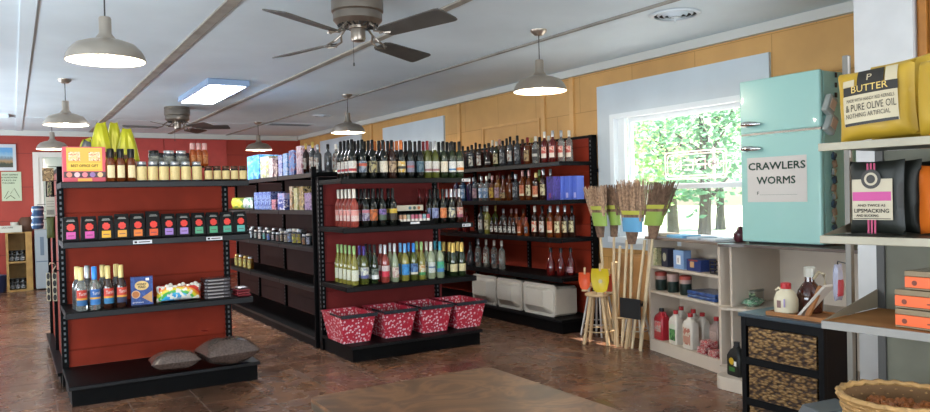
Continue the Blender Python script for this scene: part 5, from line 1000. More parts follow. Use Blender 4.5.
for d_, z in ((upper, SPL + .085), (lower, SPL - .105)):
    mb = MB(); mb.lathe([(0, 0), (.022, 0), (.022, .018), (.012, .03), (0, .03)], 14, (0, 0, 0)); me = mb.mesh('handle_mount', M_chrome, True); o2 = put('handle_mount', me, d_, (.075, 0, z)); o2.rotation_euler.x = PI / 2
    mb = MB(); mb.T = Matrix.Translation((.075, -.035, z)); V = []
    mb.tube([(-.028, 0, 0), (0, -.006, .003), (.05, -.008, .002), (.10, 0, -.002), (.135, .008, -.004)], [.014, .023, .023, .017, .008], 10); mb.build('handle', M_chrome, d_, True)
# paper sign
t2 = thing('paper_sign', 'white paper sign reading CRAWLERS WORMS taped to the fridge door', 'sign', (4.9485, 3.775, 1.0685 + .325), -PI / 2)
mb = MB(); mb.box(0, -.0012, 0, .51, -.0004, .345); mb.build('sheet', mat('sign_paper', 'cfcac4', .6), t2)
M_gi = mat('sign_green', '3c5c4c', .6)
text(t2, 'CRAWLERS', .255, -.0014, .275, .485, .055, M_gi, bold=.06); text(t2, 'WORMS', .25, -.0014, .165, .33, .055, M_gi, bold=.06); text(t2, 'F', .095, -.0014, .068, .016, .024, M_gi)
mb = MB(); mb.box(.11, -.0018, .055, .43, -.0013, .0565); mb.build('ruled_line', M_gi, t2)
# things on the fridge's near side (faces -y)
yb = 3.84 - FW - .002
M_cp = mat('clear_pack', 'c4ccc8', .15, trans=.4); M_cb = mat('cream_insert', 'c8a890', .5)
for i, (px, py_) in enumerate(((830, 105), (831, 124))):
    p = ony(px, py_, yb - .03); t = thing('lure_pack', f"clear blister pack with cream insert on the fridge side, {('upper', 'lower')[i]}", 'pack', (p.x, yb - .03, p.z), 0, 'blister packs on the fridge'); t.rotation_euler.y = .5
    mb = MB(); mb.box(-.05, -.02, -.07, .05, .028, .07); mb.build('blister', M_cp, t, bevel=.012); mb = MB(); mb.box(-.03, -.026, -.035, .035, -.0205, .04); mb.build('insert', M_cb, t, bevel=.004)
M_sp = [mat('lure_blue', '33485c', .2, .3), mat('lure_tan', '8c7460', .4), mat('lure_silver', 'a0acb0', .15, .8)]
for k in range(10):
    p = ony(835 + (k % 2) * 2.2 - 1, 160 + k * 8, yb - .02); t = thing('fishing_lure', f"small shiny packet on the strip along the fridge side, {oz(k)} from top", 'lure', (p.x, yb - .015, p.z), 0, 'lure packets'); mb = MB(); mb.T = Matrix.Rotation((-1) ** k * .3, 4, 'Y'); mb.pillow(.055, .06, .022, 6, 6, .2, seed=k + 60); mb.build('packet', M_sp[k % 3], t, True)
for k in range(3):
    p = ony(836, 75 + k * 10, yb - .005); t = thing('magnet', f"small dark magnet near the top of the fridge side, {oz(k)} from top", 'magnet', (p.x, yb - .003, p.z), 0, 'dark magnets'); mb = MB(); mb.box(-.012, -.006, -.018, .012, .002, .018); mb.build('magnet', M_bc, t, bevel=.003)
# fruit beside the fridge
t = thing('dark_fruit_bowl', 'dark red rounded candle holder beside the fridge on the counter', 'candle holder', (5.05, 3.93, 1.0685)); mb = MB(); mb.lathe([(0, 0), (.04, 0), (.055, .03), (.052, .07), (.03, .09), (.02, .12), (.0, .13)], 16); mb.build('body', mat('dark_red_glass', '4a2028', .25), t, True)
# lower corner shelf things
p = onx(735, 300, 4.98); t = thing('green_packet', 'crumpled green and white packet on the low rounded shelf', 'packet', (4.98, p.y, .569), .4); mb = MB(); mb.T = Matrix.Translation((0, -.07, .025)) @ Matrix.Rotation(-PI / 2, 4, 'X') @ Matrix.Translation((0, 0, -.14)); mb.pillow(.26, .14, .05, 10, 8, .3, seed=70); mb.build('packet', CM('g_pk', ['4c9468', '9cb4a0', '2f6c4c', 'c8ccc0'], 4), t, True)
t = thing('round_tin', 'round tin with dark green label on the low shelf below the fridge', 'tin', (5.15, onx(751, 300, 5.15).y, .5675)); mb = MB(); mb.lathe([(0, 0), (.10, 0), (.10, .10), (0, .10)], 24); mb.build('tin_body', mat('tin_metal', '8a8478', .3, .6), t, True); mb = MB(); mb.lathe([(.1006, .012), (.1006, .088)], 16, a0=PI - 1.0, a1=PI + 1.0); mb.build('label', LM('tin_lab', '38503c', None, blob='8c9c74'), t, True); mb = MB(); mb.lathe([(.103, .1), (.103, .11), (0, .11)], 24); mb.build('lid', mat('tin_lid', '6c6c60', .3, .6), t, True)
# low white step with black bottle
t = thing('white_step', 'small white rounded plinth on the floor beside the bookcase', 'step', (4.62, 3.62, 0)); mb = MB(); mb.prism(rounded(-.12, .16, -.25, .12, .08), 0, .10); mb.build('step', M_wu, t, bevel=.004)
t = thing('oil_bottle', 'black bottle with yellow round emblem on the small white plinth', 'bottle', (4.61, 3.64, .1005), -PI / 2 - .2); t.scale = (.88, .88, .88)
mb = MB(); V = []
for z, a, b in ((0, .075, .045), (.01, .08, .05), (.17, .08, .05), (.22, .05, .035), (.235, .025, .025), (.25, .024, .024)): c = .3 * b; V += [(-a + c, -b, z), (a - c, -b, z), (a, -b + c, z), (a, b - c, z), (a - c, b, z), (-a + c, b, z), (-a, b - c, z), (-a, -b + c, z)]
mb.add(V, [tuple(reversed(range(8)))] + [(j * 8 + k, j * 8 + (k + 1) % 8, j * 8 + 8 + (k + 1) % 8, j * 8 + 8 + k) for j in range(5) for k in range(8)] + [tuple(range(40, 48))]); mb.build('bottle_body', mat('black_plastic', '191a18', .3), t, True)
mb = MB(); mb.lathe([(.026, .25), (.026, .285), (0, .285)], 12); mb.build('cap', M_bc, t, True); disc(t, 'yellow_emblem', mat('emblem_yellow', 'c8a024', .5), -.01, .125, .03, -.0505); quad(t, 'white_patch', M_paper, .02, .09, .05, .13, -.0505); quad(t, 'green_patch', mat('patch_green', '3c6c34', .5), -.04, .04, .03, .075, -.0505)
bottle('black_bottle', 'liquor', G['black'], K['black'], None, (4.66, 3.50, .1005), -PI / 2, 'plain black bottle next to the yellow-emblem bottle on the plinth', 'bottle')

# ================================================================== black drawer unit with wicker baskets
t = thing('drawer_unit', 'black wooden stand with wicker basket drawers, right foreground', 'drawer unit', (3.515, 2.745, 0), -PI / 2)
M_bw = mat('black_stained_wood', '0d0d0f', .5, spec=.15, noise=.3, nscale=6); DW, DD, DH = .50, .30, .80
mb = MB(); mb.box(-.01, -.012, DH - .022, DW + .01, DD + .005, DH); mb.build('top_board', mat('blue_grey_top', '38444c', .3, noise=.2), t, bevel=.003)
for x in (0, DW - .03):
    for y in (0, DD - .03): mb = MB(); mb.box(x, y, 0, x + .03, y + .03, DH - .022); mb.build('post', M_bw, t, bevel=.002)
for x in (.006, DW - .024): mb = MB(); mb.box(x, .03, .04, x + .018, DD - .03, DH - .022); mb.build('side_panel', M_bw, t)
mb = MB(); mb.box(.03, DD - .015, .04, DW - .03, DD - .005, DH - .022); mb.build('back_panel', M_bw, t)
for z in (DH - .075, .53, .30, .06): mb = MB(); mb.box(.03, .002, z - .02 if z < .7 else z + .004, DW - .03, .028, z + .02 if z < .7 else DH - .0222); mb.box(.03, .028, z - .012, DW - .03, DD - .03, z - .004) if z < .7 else None; mb.build('rail', M_bw, t)
def wick():
    m = mat('seagrass_weave', '9c7848', .7); n = m.node_tree.nodes; L = m.node_tree.links; b = n['Principled BSDF']; tc = n.new('ShaderNodeTexCoord')
    mp = n.new('ShaderNodeMapping'); mp.inputs['Scale'].default_value = (34, 34, 80); L.new(tc.outputs['Object'], mp.inputs[0]); vo = n.new('ShaderNodeTexVoronoi'); vo.inputs['Scale'].default_value = 1; L.new(mp.outputs[0], vo.inputs['Vector'])
    r = ramp(n, L, vo.outputs['Distance'], [(0, 'a88a60'), (.4, '86643a'), (.7, '38261a')]); nz = n.new('ShaderNodeTexNoise'); nz.inputs['Scale'].default_value = 30; L.new(tc.outputs['Object'], nz.inputs['Vector']); mx = n.new('ShaderNodeMixRGB'); mx.blend_type = 'MULTIPLY'; mx.inputs[0].default_value = .6; L.new(r.outputs[0], mx.inputs[1]); L.new(nz.outputs[0], mx.inputs[2]); L.new(r.outputs[0], b.inputs['Base Color'])
    bp = n.new('ShaderNodeBump'); bp.inputs['Strength'].default_value = .9; bp.inputs['Distance'].default_value = .01; bp.invert = True; L.new(vo.outputs['Distance'], bp.inputs['Height']); L.new(bp.outputs[0], b.inputs['Normal']); return m
M_wick = wick()
for z0, z1 in ((.552, .722), (.322, .505), (.082, .275)):
    mb = MB(); nx, nz_ = 22, 12; x0, x1 = .045, DW - .045
    V = []; F = []
    for j in range(nz_ + 1):
        for i in range(nx + 1):
            V.append((x0 + (x1 - x0) * i / nx, .004 + .004 * ((i + j) % 2) - .003 * math.sin(PI * i / nx), z0 + (z1 - z0) * j / nz_))
    for j in range(nz_):
        for i in range(nx): a = j * (nx + 1) + i; F.append((a, a + 1, a + nx + 2, a + nx + 1))
    mb.add(V, F); mb.box(x0, .012, z0, x0 + .01, DD - .04, z1); mb.box(x1 - .01, .012, z0, x1, DD - .04, z1); mb.box(x0 + .01, .012, z0, x1 - .01, DD - .04, z0 + .008); mb.box(x0 + .01, DD - .05, z0, x1 - .01, DD - .04, z1); mb.box(x0 + .01, .012, z0 + .008, x1 - .01, .018, z1); mb.build('basket_drawer', M_wick, t)
# tray and goods on it
zt = DH + .0005
t = thing('wooden_tray', 'small wooden tray on the black drawer stand', 'tray', (3.66, 2.43, zt), -PI / 2); mb = MB(); M_tw = mat('tray_wood', '9a6434', .5, noise=.3, nscale=9); mb.box(-.17, -.12, 0, .17, .10, .010); mb.box(-.17, -.12, .010, .17, -.112, .022); mb.box(-.17, .092, .010, .17, .10, .022); mb.box(-.17, -.112, .010, -.162, .092, .022); mb.box(.162, -.112, .010, .17, .092, .022); mb.build('tray', M_tw, t, bevel=.001)
p = onx(786, 300, 3.62)
t = thing('white_jug', 'small white jug with red cap on the wooden tray', 'jug', (3.62, p.y, zt + .0102), -PI / 2)
mb = MB(); mb.lathe([(0, 0), (.05, 0), (.06, .008), (.063, .05), (.062, .08), (.05, .112), (.028, .132), (.022, .138), (0, .138)], 22); mb.build('jug_body', mat('cream_plastic', 'd0c4a8', .35), t, True)
mb = MB(); mb.lathe([(.027, .135), (.027, .165), (.02, .168), (0, .168)], 18); mb.build('cap', M_rc, t, True); mb = MB(); mb.tube([(-.025, 0, .128), (-.045, 0, .135), (-.06, 0, .12), (-.055, 0, .095)], .007, 6); mb.build('handle', mat('cream_plastic', 'd0c4a8'), t, True)
quad(t, 'print', mat('jug_print', '7c5c58', .5), -.012, .035, .012, .075, -.0632); quad(t, 'print', mat('jug_print2', '9c8cb0', .5), .026, .04, .036, .085, -.060)
p = onx(811, 300, 3.72)
t = thing('amber_jug', 'larger amber glass syrup jug with silver-white cap and handle behind the white jug', 'jug', (3.74, onx(810, 300, 3.74).y, zt + .0102), -PI / 2)
mb = MB(); mb.lathe([(0, 0), (.06, 0), (.068, .01), (.07, .08), (.062, .12), (.04, .155), (.026, .17), (.024, .20), (0, .20)], 22); mb.build('jug_body', mat('amber_syrup', '3c1a10', .12, coat=.5), t, True)
mb = MB(); mb.lathe([(.03, .195), (.03, .245), (.026, .25), (0, .25)], 18); mb.build('cap', mat('cap_greywhite', 'b4b0a4', .35), t, True); mb = MB(); mb.tube([(.024, 0, .185), (.055, 0, .225), (.085, 0, .215), (.09, 0, .16), (.07, 0, .11)], .009, 8); mb.build('handle', mat('glass_handle', 'a89a80', .2), t, True)
t = thing('leaning_frame', 'white-edged wooden easel frame leaning beside the amber jug', 'frame', (3.585, onx(800, 318, 3.585).y, zt + .0105), -PI / 2); sh = Matrix.Rotation(.72, 4, 'Y'); 
mb = MB(); mb.T = sh; mb.box(-.007, -.02, 0.005, .007, .07, .235); mb.build('board', mat('frame_white', 'bdb4a8', .5), t, bevel=.001)
mb = MB(); mb.T = Matrix.Translation((.045, 0, 0)) @ Matrix.Rotation(.45, 4, 'Y'); mb.box(-.012, -.015, .006, .012, .005, .19); mb.build('stand_leg', M_tw, t, bevel=.002)
# hanging red pouch
p = ony(838, 280, 2.2)
t = thing('red_pouch', 'clear pouch with red contents hanging beside the rack post', 'pouch', (ony(838, 280, 1.9).x, 1.9, ony(838, 301, 1.9).z)); mb = MB(); mb.pillow(.055, .165, .03, 8, 12, .1, seed=81); mb.build('pouch_body', mat('clear_pouch', 'a8a8b8', .15, .1), t, True); mb = MB(); mb.T = Matrix.Translation((0, -.002, .012)); mb.pillow(.050, .095, .036, 8, 8, .1, seed=82); mb.build('red_contents', mat('red_gummies', 'b0343c', .4), t, True); mb = MB(); mb.tube([(0, 0, .15), (0, 0, .175), (ony(849, 200, 1.80).x - t.location.x, -.09, .175)], .003, 5); mb.build('wire_hook', M_edge, t)

# ================================================================== metal rack at right (front faces -x)
RZ = (1.66, 1.318, 1.0); RX = 2.567; RY = 1.645; RD = .47; RW = .95
t = thing('metal_rack', 'beige metal store rack with three shelves at the right edge', 'rack', (3.03, 1.69, 0), -PI / 2 + .097)
M_beige = mat('beige_metal', '908874', .4, .1, noise=.12, nscale=8); M_gp_ = mat('grey_green_panel', '605f50', .6, noise=.2, nscale=5); M_bs = mat('wood_laminate', '9c6c40', .8, spec=.1, noise=.25, nscale=7)
mb = MB(); mb.box(.03, .0, .1, RW, .02, 1.64); mb.build('back_panel', M_gp_, t)
for x in (0, RW): mb = MB(); mb.box(x - .015 if x else 0, -.012, 0, x + .03, .03, 1.66); mb.build('upright', mat('dark_upright', '3a3834', .5), t)
for k, z in enumerate(RZ):
    deck = M_bs if k == 2 else mat('dull_deck', '3c3a30', .5)
    mb = MB(); mb.box(0.004, -RD + .012, z - .02, RW, -.014, z - .002); o = mb.build('shelf', deck, t)
    mb = MB(); mb.box(0, -RD, z - .028, RW, -RD + .011, z + .001); mb.build('shelf_lip', M_beige if k < 2 else mat('grey_lip', '84807a', .5, .0), o, bevel=.002)
    if k: mb = MB(); V = [(0, -RD + .012, z), (0, -.014, z), (0, -.014, z + .075)]; mb.add([(x, y, zz) for x in (0, .0035) for _, y, zz in V], [(0, 1, 2), (5, 4, 3), (0, 3, 4, 1), (1, 4, 5, 2), (2, 5, 3, 0)]); mb.build('end_bracket', mat('bracket_beige', '7c705c', .5), o)
mb = MB(); mb.box(0, -.22, .0, RW, 0, .1); mb.build('base', M_gp_, t)
pp = ony(849, 200, 1.80)
t = thing('metal_post', 'tall pale grey metal post standing just left of the rack', 'post', (pp.x, 1.80, 0)); mb = MB(); mb.box(-.014, -.012, 0, .012, .012, 2.05); mb.build('post', mat('pale_post', '6e6a62', .4, .2), t, bevel=.002); mb = MB(); mb.box(-.013, -.013, 1.62, -.001, -.0121, 2.045); mb.build('white_edge', mat('post_white', 'bdb8b4', .4), t)
# popcorn bags
def pop_bag(x, y, rz, front, label, z=RZ[0], W=.28, H=.275, tilt=-.08):
    t = thing('popcorn_bag', label, 'popcorn bag', (x, y, z + .001), -PI / 2 + rz, 'yellow popcorn bags')
    T = Matrix.Translation((0, 0, .012)) @ Matrix.Rotation(tilt, 4, 'X') @ Matrix.Rotation(-.07, 4, 'Y'); mb = MB(); mb.T = T; mb.pillow(W, H, .10, 22, 22, .10, seed=int(front) + 90, p=.45, crimp=.2); mb.build('bag_body', mat('yellow_bag', 'b08c26', .5, 0, bump=.35, bscale=10), t, True)
    if not front: return t
    def dec(me, dx, dz, off=.0):
        """wrap a flat decoration onto the bulging bag front"""
        for v in me.vertices:
            x_ = v.co.x + dx; z_ = v.co.z + dz; u = 2 * x_ / W; w_ = 2 * z_ / H - 1
            q = max(0, 1 - abs(u) ** 3) ** .45 * max(0, 1 - abs(w_) ** 3) ** .45
            v.co = T @ Vector((x_, -.05 * q * 1.12 - .0025 - off, z_ * 1.0))
        return me
    def grid(x0, z0, x1, z1, m, name, off, n=12):
        mb = MB(); V = [(x0 + (x1 - x0) * i / n, 0, z0 + (z1 - z0) * j / n) for j in range(n + 1) for i in range(n + 1)]; F = [(j * (n + 1) + i, j * (n + 1) + i + 1, (j + 1) * (n + 1) + i + 1, (j + 1) * (n + 1) + i) for j in range(n) for i in range(n)]; mb.add(V, F); put(name, dec(mb.mesh(name, m, True), 0, 0, off), t)
    Mk = mat('bag_black', '26221c', .5); Mw = mat('bag_cream', 'b8aa8c', .5)
    grid(-.10, .055, .095, .17, Mw, 'cream_panel', .0005); grid(-.098, .17, .097, .205, Mk, 'black_banner', .001); grid(-.045, .20, .05, .262, Mk, 'black_emblem', .0005); grid(.055, .205, .095, .262, Mw, 'cream_tab', .0007); grid(-.098, .055, .093, .066, Mk, 'black_strip', .0012); grid(-.10, .206, -.055, .232, Mw, 'cream_tab', .0007)
    def tx(s_, cx_, cz, w_, h, m, off=.0022): me = text_mesh(s_, w_, h, m); put('lettering', dec(me, cx_, cz, off), t)
    tx('BUTTER', .0, .192, .13, .026, mat('bag_gold', 'd0b060', .5)); tx('P', .0, .232, .018, .024, Mw); tx('MADE WITH HANDY RED KERNELS', 0, .150, .17, .013, Mk); tx('& PURE OLIVE OIL', 0, .122, .18, .027, Mk); tx('NOTHING ARTIFICIAL', -.01, .092, .16, .017, Mk)
    return t
pop_bag(2.78, onx(878, 100, 2.78).y, .10, True, 'yellow butter popcorn bag in front on the rack top shelf')
pop_bag(2.93, onx(905, 100, 2.93).y, -.1, False, 'second yellow popcorn bag behind the butter bag', H=.315, W=.28)
pop_bag(2.70, onx(957, 100, 2.70).y, -.25, False, 'yellow popcorn bag at the right picture edge on the rack top', H=.27)
# black snack bags on the middle shelf
M_bb2 = mat('black_bag', '1c1e19', .5, 0, bump=.3, bscale=12)
def dark_bag(x, y, rz, W, H, label, full, seed):
    t = thing('snack_bag', label, 'snack bag', (x, y, RZ[1] + .001), -PI / 2 + rz, 'black snack bags'); mb = MB(); mb.pillow(W, H, .07, 14, 14, .06, seed=seed, p=.4); mb.build('bag_body', M_bb2, t, True)
    Mw = mat('bag_cream2', 'b0a48c', .5); Mp = mat('bag_magenta', 'b03c7c', .5); Mr = mat('bag_stripe', '9c2f54', .5); yy = -.041
    if full:
        for k in range(3): quad(t, 'stripe', Mr, -.016 + k * .012, .004, -.009 + k * .012, H - .012, yy + .0015)
        quad(t, 'cream_panel', Mw, -.07, .055, .075, .205, yy); quad(t, 'magenta_band', Mp, -.068, .125, .07, .158, yy - .0008); disc(t, 'round_emblem', mat('emblem_black', '2c2824', .5), 0, .205, .036, yy - .0008); disc(t, 'emblem_ring', Mw, 0, .205, .024, yy - .0016); disc(t, 'emblem_centre', mat('emblem_black', '2c2824', .5), 0, .205, .016, yy - .0024)
        text(t, 'LIPSMACKING', .0, yy - .001, .088, .125, .014, M_ink); text(t, 'AND TWICE AS', .0, yy - .001, .108, .10, .009, M_ink); text(t, 'AND BUCKING', -.015, yy - .001, .070, .08, .009, M_ink); quad(t, 'base_line', M_ink, -.066, .058, .068, .0605, yy - .0008)
    else:
        quad(t, 'cream_panel', Mw, -.05, .05, .03, .19, yy); disc(t, 'maroon_patch', mat('maroon_patch', '5c3038', .5), -.01, .16, .035, yy - .0008)
        quad(t, 'white_tab', M_paper, -.05, H - .045, -.02, H - .025, yy + .002)
    return t
dark_bag(2.74, onx(877, 200, 2.74).y, .05, .20, .275, 'black snack bag with pink stripes and cream label, left on the rack middle shelf', True, 101)
dark_bag(2.83, onx(900, 200, 2.83).y, -.12, .17, .275, 'black snack bag turned sideways, next to the pink-striped bag', False, 102)
dark_bag(2.92, onx(916, 200, 2.92).y, -.12, .17, .27, 'black snack bag turned sideways, second after the pink-striped bag', False, 103)
t = thing('orange_bag', 'orange snack bag at the right picture edge on the rack middle shelf', 'snack bag', (2.80, onx(938, 200, 2.80).y, RZ[1] + .001), -PI / 2 - .3); mb = MB(); mb.pillow(.15, .25, .06, 10, 12, .06, seed=104, p=.4); mb.build('bag_body', mat('orange_foil', 'c8641c', .35), t, True)
# orange trays
M_ot = mat('orange_tray', 'd85a22', .4); M_ct = mat('clear_lid', 'c0a888', .12, trans=.6); M_dk = mat('tray_print', '6c2c14', .5)
for i in range(3):
    x, y = RX + .16, 1.31 + (.0, .0, -.035)[i]
    t = thing('orange_tray', f"clear plastic food tray with orange band, {('bottom', 'second', 'top')[i]} of the stack on the rack lower shelf", 'tray', (x, y, RZ[2] + i * .068), -PI / 2, 'orange-banded trays'); 
    mb = MB(); mb.box(-.11, -.08, .0, .11, .08, .007); mb.box(-.11, -.08, .0455, .11, .08, .0655); mb.build('clear_body', M_ct, t, bevel=.005)
    mb = MB(); mb.box(-.108, -.082, .0075, .11, .082, .045); mb.build('orange_band', M_ot, t, bevel=.002); disc(t, 'printed_emblem', M_dk, -.075, .024, .009, -.0826)
    quad(t, 'print', M_dk, .0, .02, .04, .025, -.0826)
# wicker basket with snacks and a grey bin below
t = thing('wicker_basket', 'round tan wicker basket full of brown nuts in the lower right corner', 'basket', (2.56, 1.36, 0))
M_wk = mat('tan_wicker', 'a8804c', .6, noise=.35, nscale=30); zb = .78; Rb = .185
mb = MB()
for k in range(13):
    z = zb - k * .016; R_ = Rb - k * .0045; pts = [((R_ + .004 * (-1) ** (q + k)) * math.cos(2 * PI * q / 44), (R_ + .004 * (-1) ** (q + k)) * math.sin(2 * PI * q / 44), z + .002 * (-1) ** (q + k)) for q in range(44)]
    mb.tube(pts, .0088 if k else .012, 6, True)
mb.build('woven_side', M_wk, t, True)
mb = MB(); mb.lathe([(0, zb - .205), (Rb - .063, zb - .205), (Rb - .008, zb - .006), (Rb - .012, zb - .006), (Rb - .066, zb - .2), (0, zb - .2)], 24); mb.build('lining', mat('wicker_dark', '6c4c2c', .8), t)
mb = MB(); 
for k in range(16): a = 2 * PI * k / 16; mb.tube([(math.cos(a) * (Rb - .066), math.sin(a) * (Rb - .066), zb - .205), (math.cos(a) * (Rb + .002), math.sin(a) * (Rb + .002), zb)], .004, 5)
mb.build('stakes', M_wk, t)
mb = MB(); mb.lathe([(0, 0), (.12, 0), (.12, .02), (.04, .04), (.04, .5), (.10, zb - .21), (0, zb - .21)], 20); mb.build('stand', mat('stand_dark', '2c2620', .5), t)
mb = MB(); rd = random.Random(5)
for k in range(170):
    a = rd.uniform(0, 6.28); rr = .15 * math.sqrt(rd.random()); h = zb - .055 + .018 * math.cos(rr / .15 * 1.5) + rd.uniform(-.008, .008)
    mb.T = Matrix.Translation((rr * math.cos(a), rr * math.sin(a), h)) @ Matrix.Rotation(rd.uniform(0, 3), 4, 'X') @ Matrix.Rotation(rd.uniform(0, 3), 4, 'Y') @ Matrix.Diagonal((1.5, 1, .8, 1)); mb.lathe([(0, -.011), (.009, -.006), (.011, 0), (.009, .006), (0, .011)], 7)
o = mb.build('nuts', mat('brown_nuts', '9c5a2c', .5, noise=.5, nscale=25), None, True); o.parent = None
o.location = t.location; tag(o, 'heap of brown nuts filling the wicker basket', 'nuts'); o['kind'] = 'stuff'
t = thing('grey_bin', 'dark grey lidded bin below the rack beside the drawer stand', 'bin', (2.98, 1.90, -.0), -.4); t.scale = (.8, .8, .82); mb = MB(); mb.prism([(-.12, -.1), (.12, -.1), (.12, .1), (-.12, .1)], 0, .56); mb.build('bin_body', mat('bin_grey', '35383a', .4), t, bevel=.01); mb = MB(); V = [(-.13, -.11, .561), (.13, -.11, .561), (.13, .11, .561), (-.13, .11, .561), (-.07, -.08, .66), (.13, -.08, .68), (.13, .1, .68), (-.07, .1, .66)]; mb.add(V, [(3, 2, 1, 0), (4, 5, 6, 7), (0, 1, 5, 4), (1, 2, 6, 5), (2, 3, 7, 6), (3, 0, 4, 7)]); mb.build('lid', mat('bin_lid', '4a4f52', .35), t, bevel=.006)

# ================================================================== brooms, stools, poles at the window
M_br = [mat('broom_corn', 'ad9078', .8, noise=.6, nscale=40), mat('broom_corn_dark', '7c6250', .8, noise=.5, nscale=30)]
M_pale = mat('pale_wood', 'd8c4a0', .5, noise=.2, nscale=9); M_gr = mat('green_band', 'a4a844', .5); M_gr2 = mat('green_label', '84a04a', .5); M_bl = mat('blue_label', '5c9cc8', .5)
def broom(px, X, y_tilt, top, wtop, wbase, label, lab_m, zb0, zt0, px_bot, seed, dark=0, stem=.22):
    """corn broom standing head up: bristles from zb0 up to zt0, handle down to the floor at image column px_bot"""
    p = onx(px, 210, X); xb_ = 5.22 if px < 620 else 5.07 if px < 640 else 5.01; q = onx(px_bot, 320, xb_)
    base = Vector((xb_, q.y, 0)); head = Vector((X, p.y, zb0)); rd = random.Random(seed)
    t = thing('corn_broom', label, 'broom', tuple(base), 0, 'corn brooms standing head up'); h = head - base; up = h.normalized()
    tt = onx(px + y_tilt, 200, X); side = Vector((0, 1, 0)); top_c = Vector((X, tt.y, zt0)) - base
    mb = MB(); V = []
    for k in range(190):
        u = rd.uniform(-1, 1); v = rd.uniform(-1, 1); ln = rd.uniform(.80, 1.06)
        a = h + side * u * wbase / 2 + Vector((v * .022, 0, 0)); b = h + (top_c - h) * ln + side * u * wtop / 2 * ln + Vector((v * .04, 0, 0)); m_ = (a + b) / 2 + side * rd.uniform(-.008, .008)
        mb.tube([a, m_, b], [.0050, .0044, .0034], 4)
    mb.build('bristles', M_br[dark], t)
    neck = h - up * stem
    mb = MB(); 
    d = (top_c - h).normalized()
    def ell(c, wy, wx, n=16): return [c + Vector((wx * math.cos(2 * PI * k / n), wy * math.sin(2 * PI * k / n), 0)) for k in range(n)]
    R_ = [ell(h + d * .10, wbase * .56, .036), ell(h, wbase * .5, .032), ell(h - up * .03, wbase * .42, .03), ell(neck, .044, .026)]
    V = [v for r_ in R_ for v in r_]; F = [(j * 16 + i, j * 16 + (i + 1) % 16, j * 16 + 16 + (i + 1) % 16, j * 16 + 16 + i) for j in range(3) for i in range(16)] + [tuple(range(48, 64)), tuple(range(16))]
    mb.add(V, F); mb.build('bound_straw', M_br[1], t, True)
    for zz0, zz1, m_, nm in ((.062, .10, M_gr, 'stitch_band'), (-.10, .035, lab_m, 'paper_sleeve')):
        mb = MB(); R2 = [ell(h + d * zz1, wbase * (.60 if zz1 > .05 else .54), .041), ell(h + d * zz0, wbase * (.58 if zz1 > .05 else .48), .039)]; V = [v for r_ in R2 for v in r_]; mb.add(V, [(i, (i + 1) % 16, 16 + (i + 1) % 16, 16 + i) for i in range(16)]); mb.build(nm, m_, t, True)
    mb = MB(); mb.cyl((0, 0, 0), tuple(neck + up * .03), .0135, n=10); mb.build('handle', M_pale, t, True)
broom(599, 4.98, -3.5, 0, .29, .19, 'leftmost corn broom with green paper sleeve beside the liquor shelf', M_gr2, 1.265, 1.555, 607, 1, stem=.22)
broom(614, 5.10, -4, 0, .24, .14, 'narrow corn broom half hidden behind the leftmost one', M_gr2, 1.27, 1.56, 613, 2, 1)
broom(632, 5.00, -.5, 0, .38, .25, 'widest corn broom with blue paper sleeve, in the middle', M_bl, 1.22, 1.60, 629, 3)
broom(655, 5.00, 8, 0, .32, .22, 'corn broom leaning right over the bookcase, green paper sleeve', M_gr2, 1.28, 1.57, 640, 4, 1)
# bare poles
for i, (pxt, pyt, pxb, pyb, xo) in enumerate(((620, 246, 614, 320, 5.14), (627, 240, 621, 330, 5.15), (645, 240, 631, 335, 5.18), (650, 252, 639, 338, 5.10))):
    a = onx(pxt, pyt, xo - .08); b = onx(pxb, 300, 5.03); b.z = 0
    t = thing('wooden_pole', f"bare pale wooden handle, {oz(i)} from left in the bundle below the brooms", 'pole', tuple(b), 0, 'bare wooden handles'); d = a - b; mb = MB(); mb.cyl((0, 0, 0), tuple(d), .014, n=10); mb.build('pole', M_pale, t, True)
# stools
def stool(x, y, rz, h, label, legm, seatm, sp=.16, R_=.15, ring=True, lr=.012):
    t = thing('stool', label, 'stool', (x, y, 0), rz)
    mb = MB(); mb.lathe([(0, h - .03), (R_ - .01, h - .03), (R_, h - .02), (R_, h - .008), (R_ - .01, h), (0, h)], 24); mb.build('seat', seatm, t, True)
    for k in range(4):
        a = PI / 4 + k * PI / 2; mb = MB(); mb.cyl((math.cos(a) * (R_ + sp - .06), math.sin(a) * (R_ + sp - .06), 0), (math.cos(a) * R_ * .62, math.sin(a) * R_ * .62, h - .031), lr, n=10); mb.build('leg', legm, t, True)
    if ring:
        rr = R_ * .62 + (R_ + sp - .06 - R_ * .62) * (1 - .13 / h); mb = MB(); mb.tube([(rr * math.cos(2 * PI * k / 28), rr * math.sin(2 * PI * k / 28), .13) for k in range(28)], .006, 6, True); mb.build('foot_ring', legm, t, True)
    return t
M_wm = mat('white_tube_metal', 'b8b4b0', .35, .3); M_lw = mat('light_leg_wood', 'c8aa82', .5, noise=.2, nscale=7)
stool(5.25, 5.88, .2, .54, 'white metal stool with foot ring behind the wooden stool', M_wm, mat('stool_seat_tan', 'b88c64', .5, noise=.2), R_=.14, sp=.11)
stool(4.96, 5.56, .6, .50, 'light wooden stool with four round legs in front of the brooms', M_lw, M_lw, R_=.13, sp=.10, lr=.019)
stool(5.26, 5.34, .3, .40, 'low white metal stool beside the bookcase', M_wm, mat('stool_black', '222222', .4), R_=.11, sp=.10)
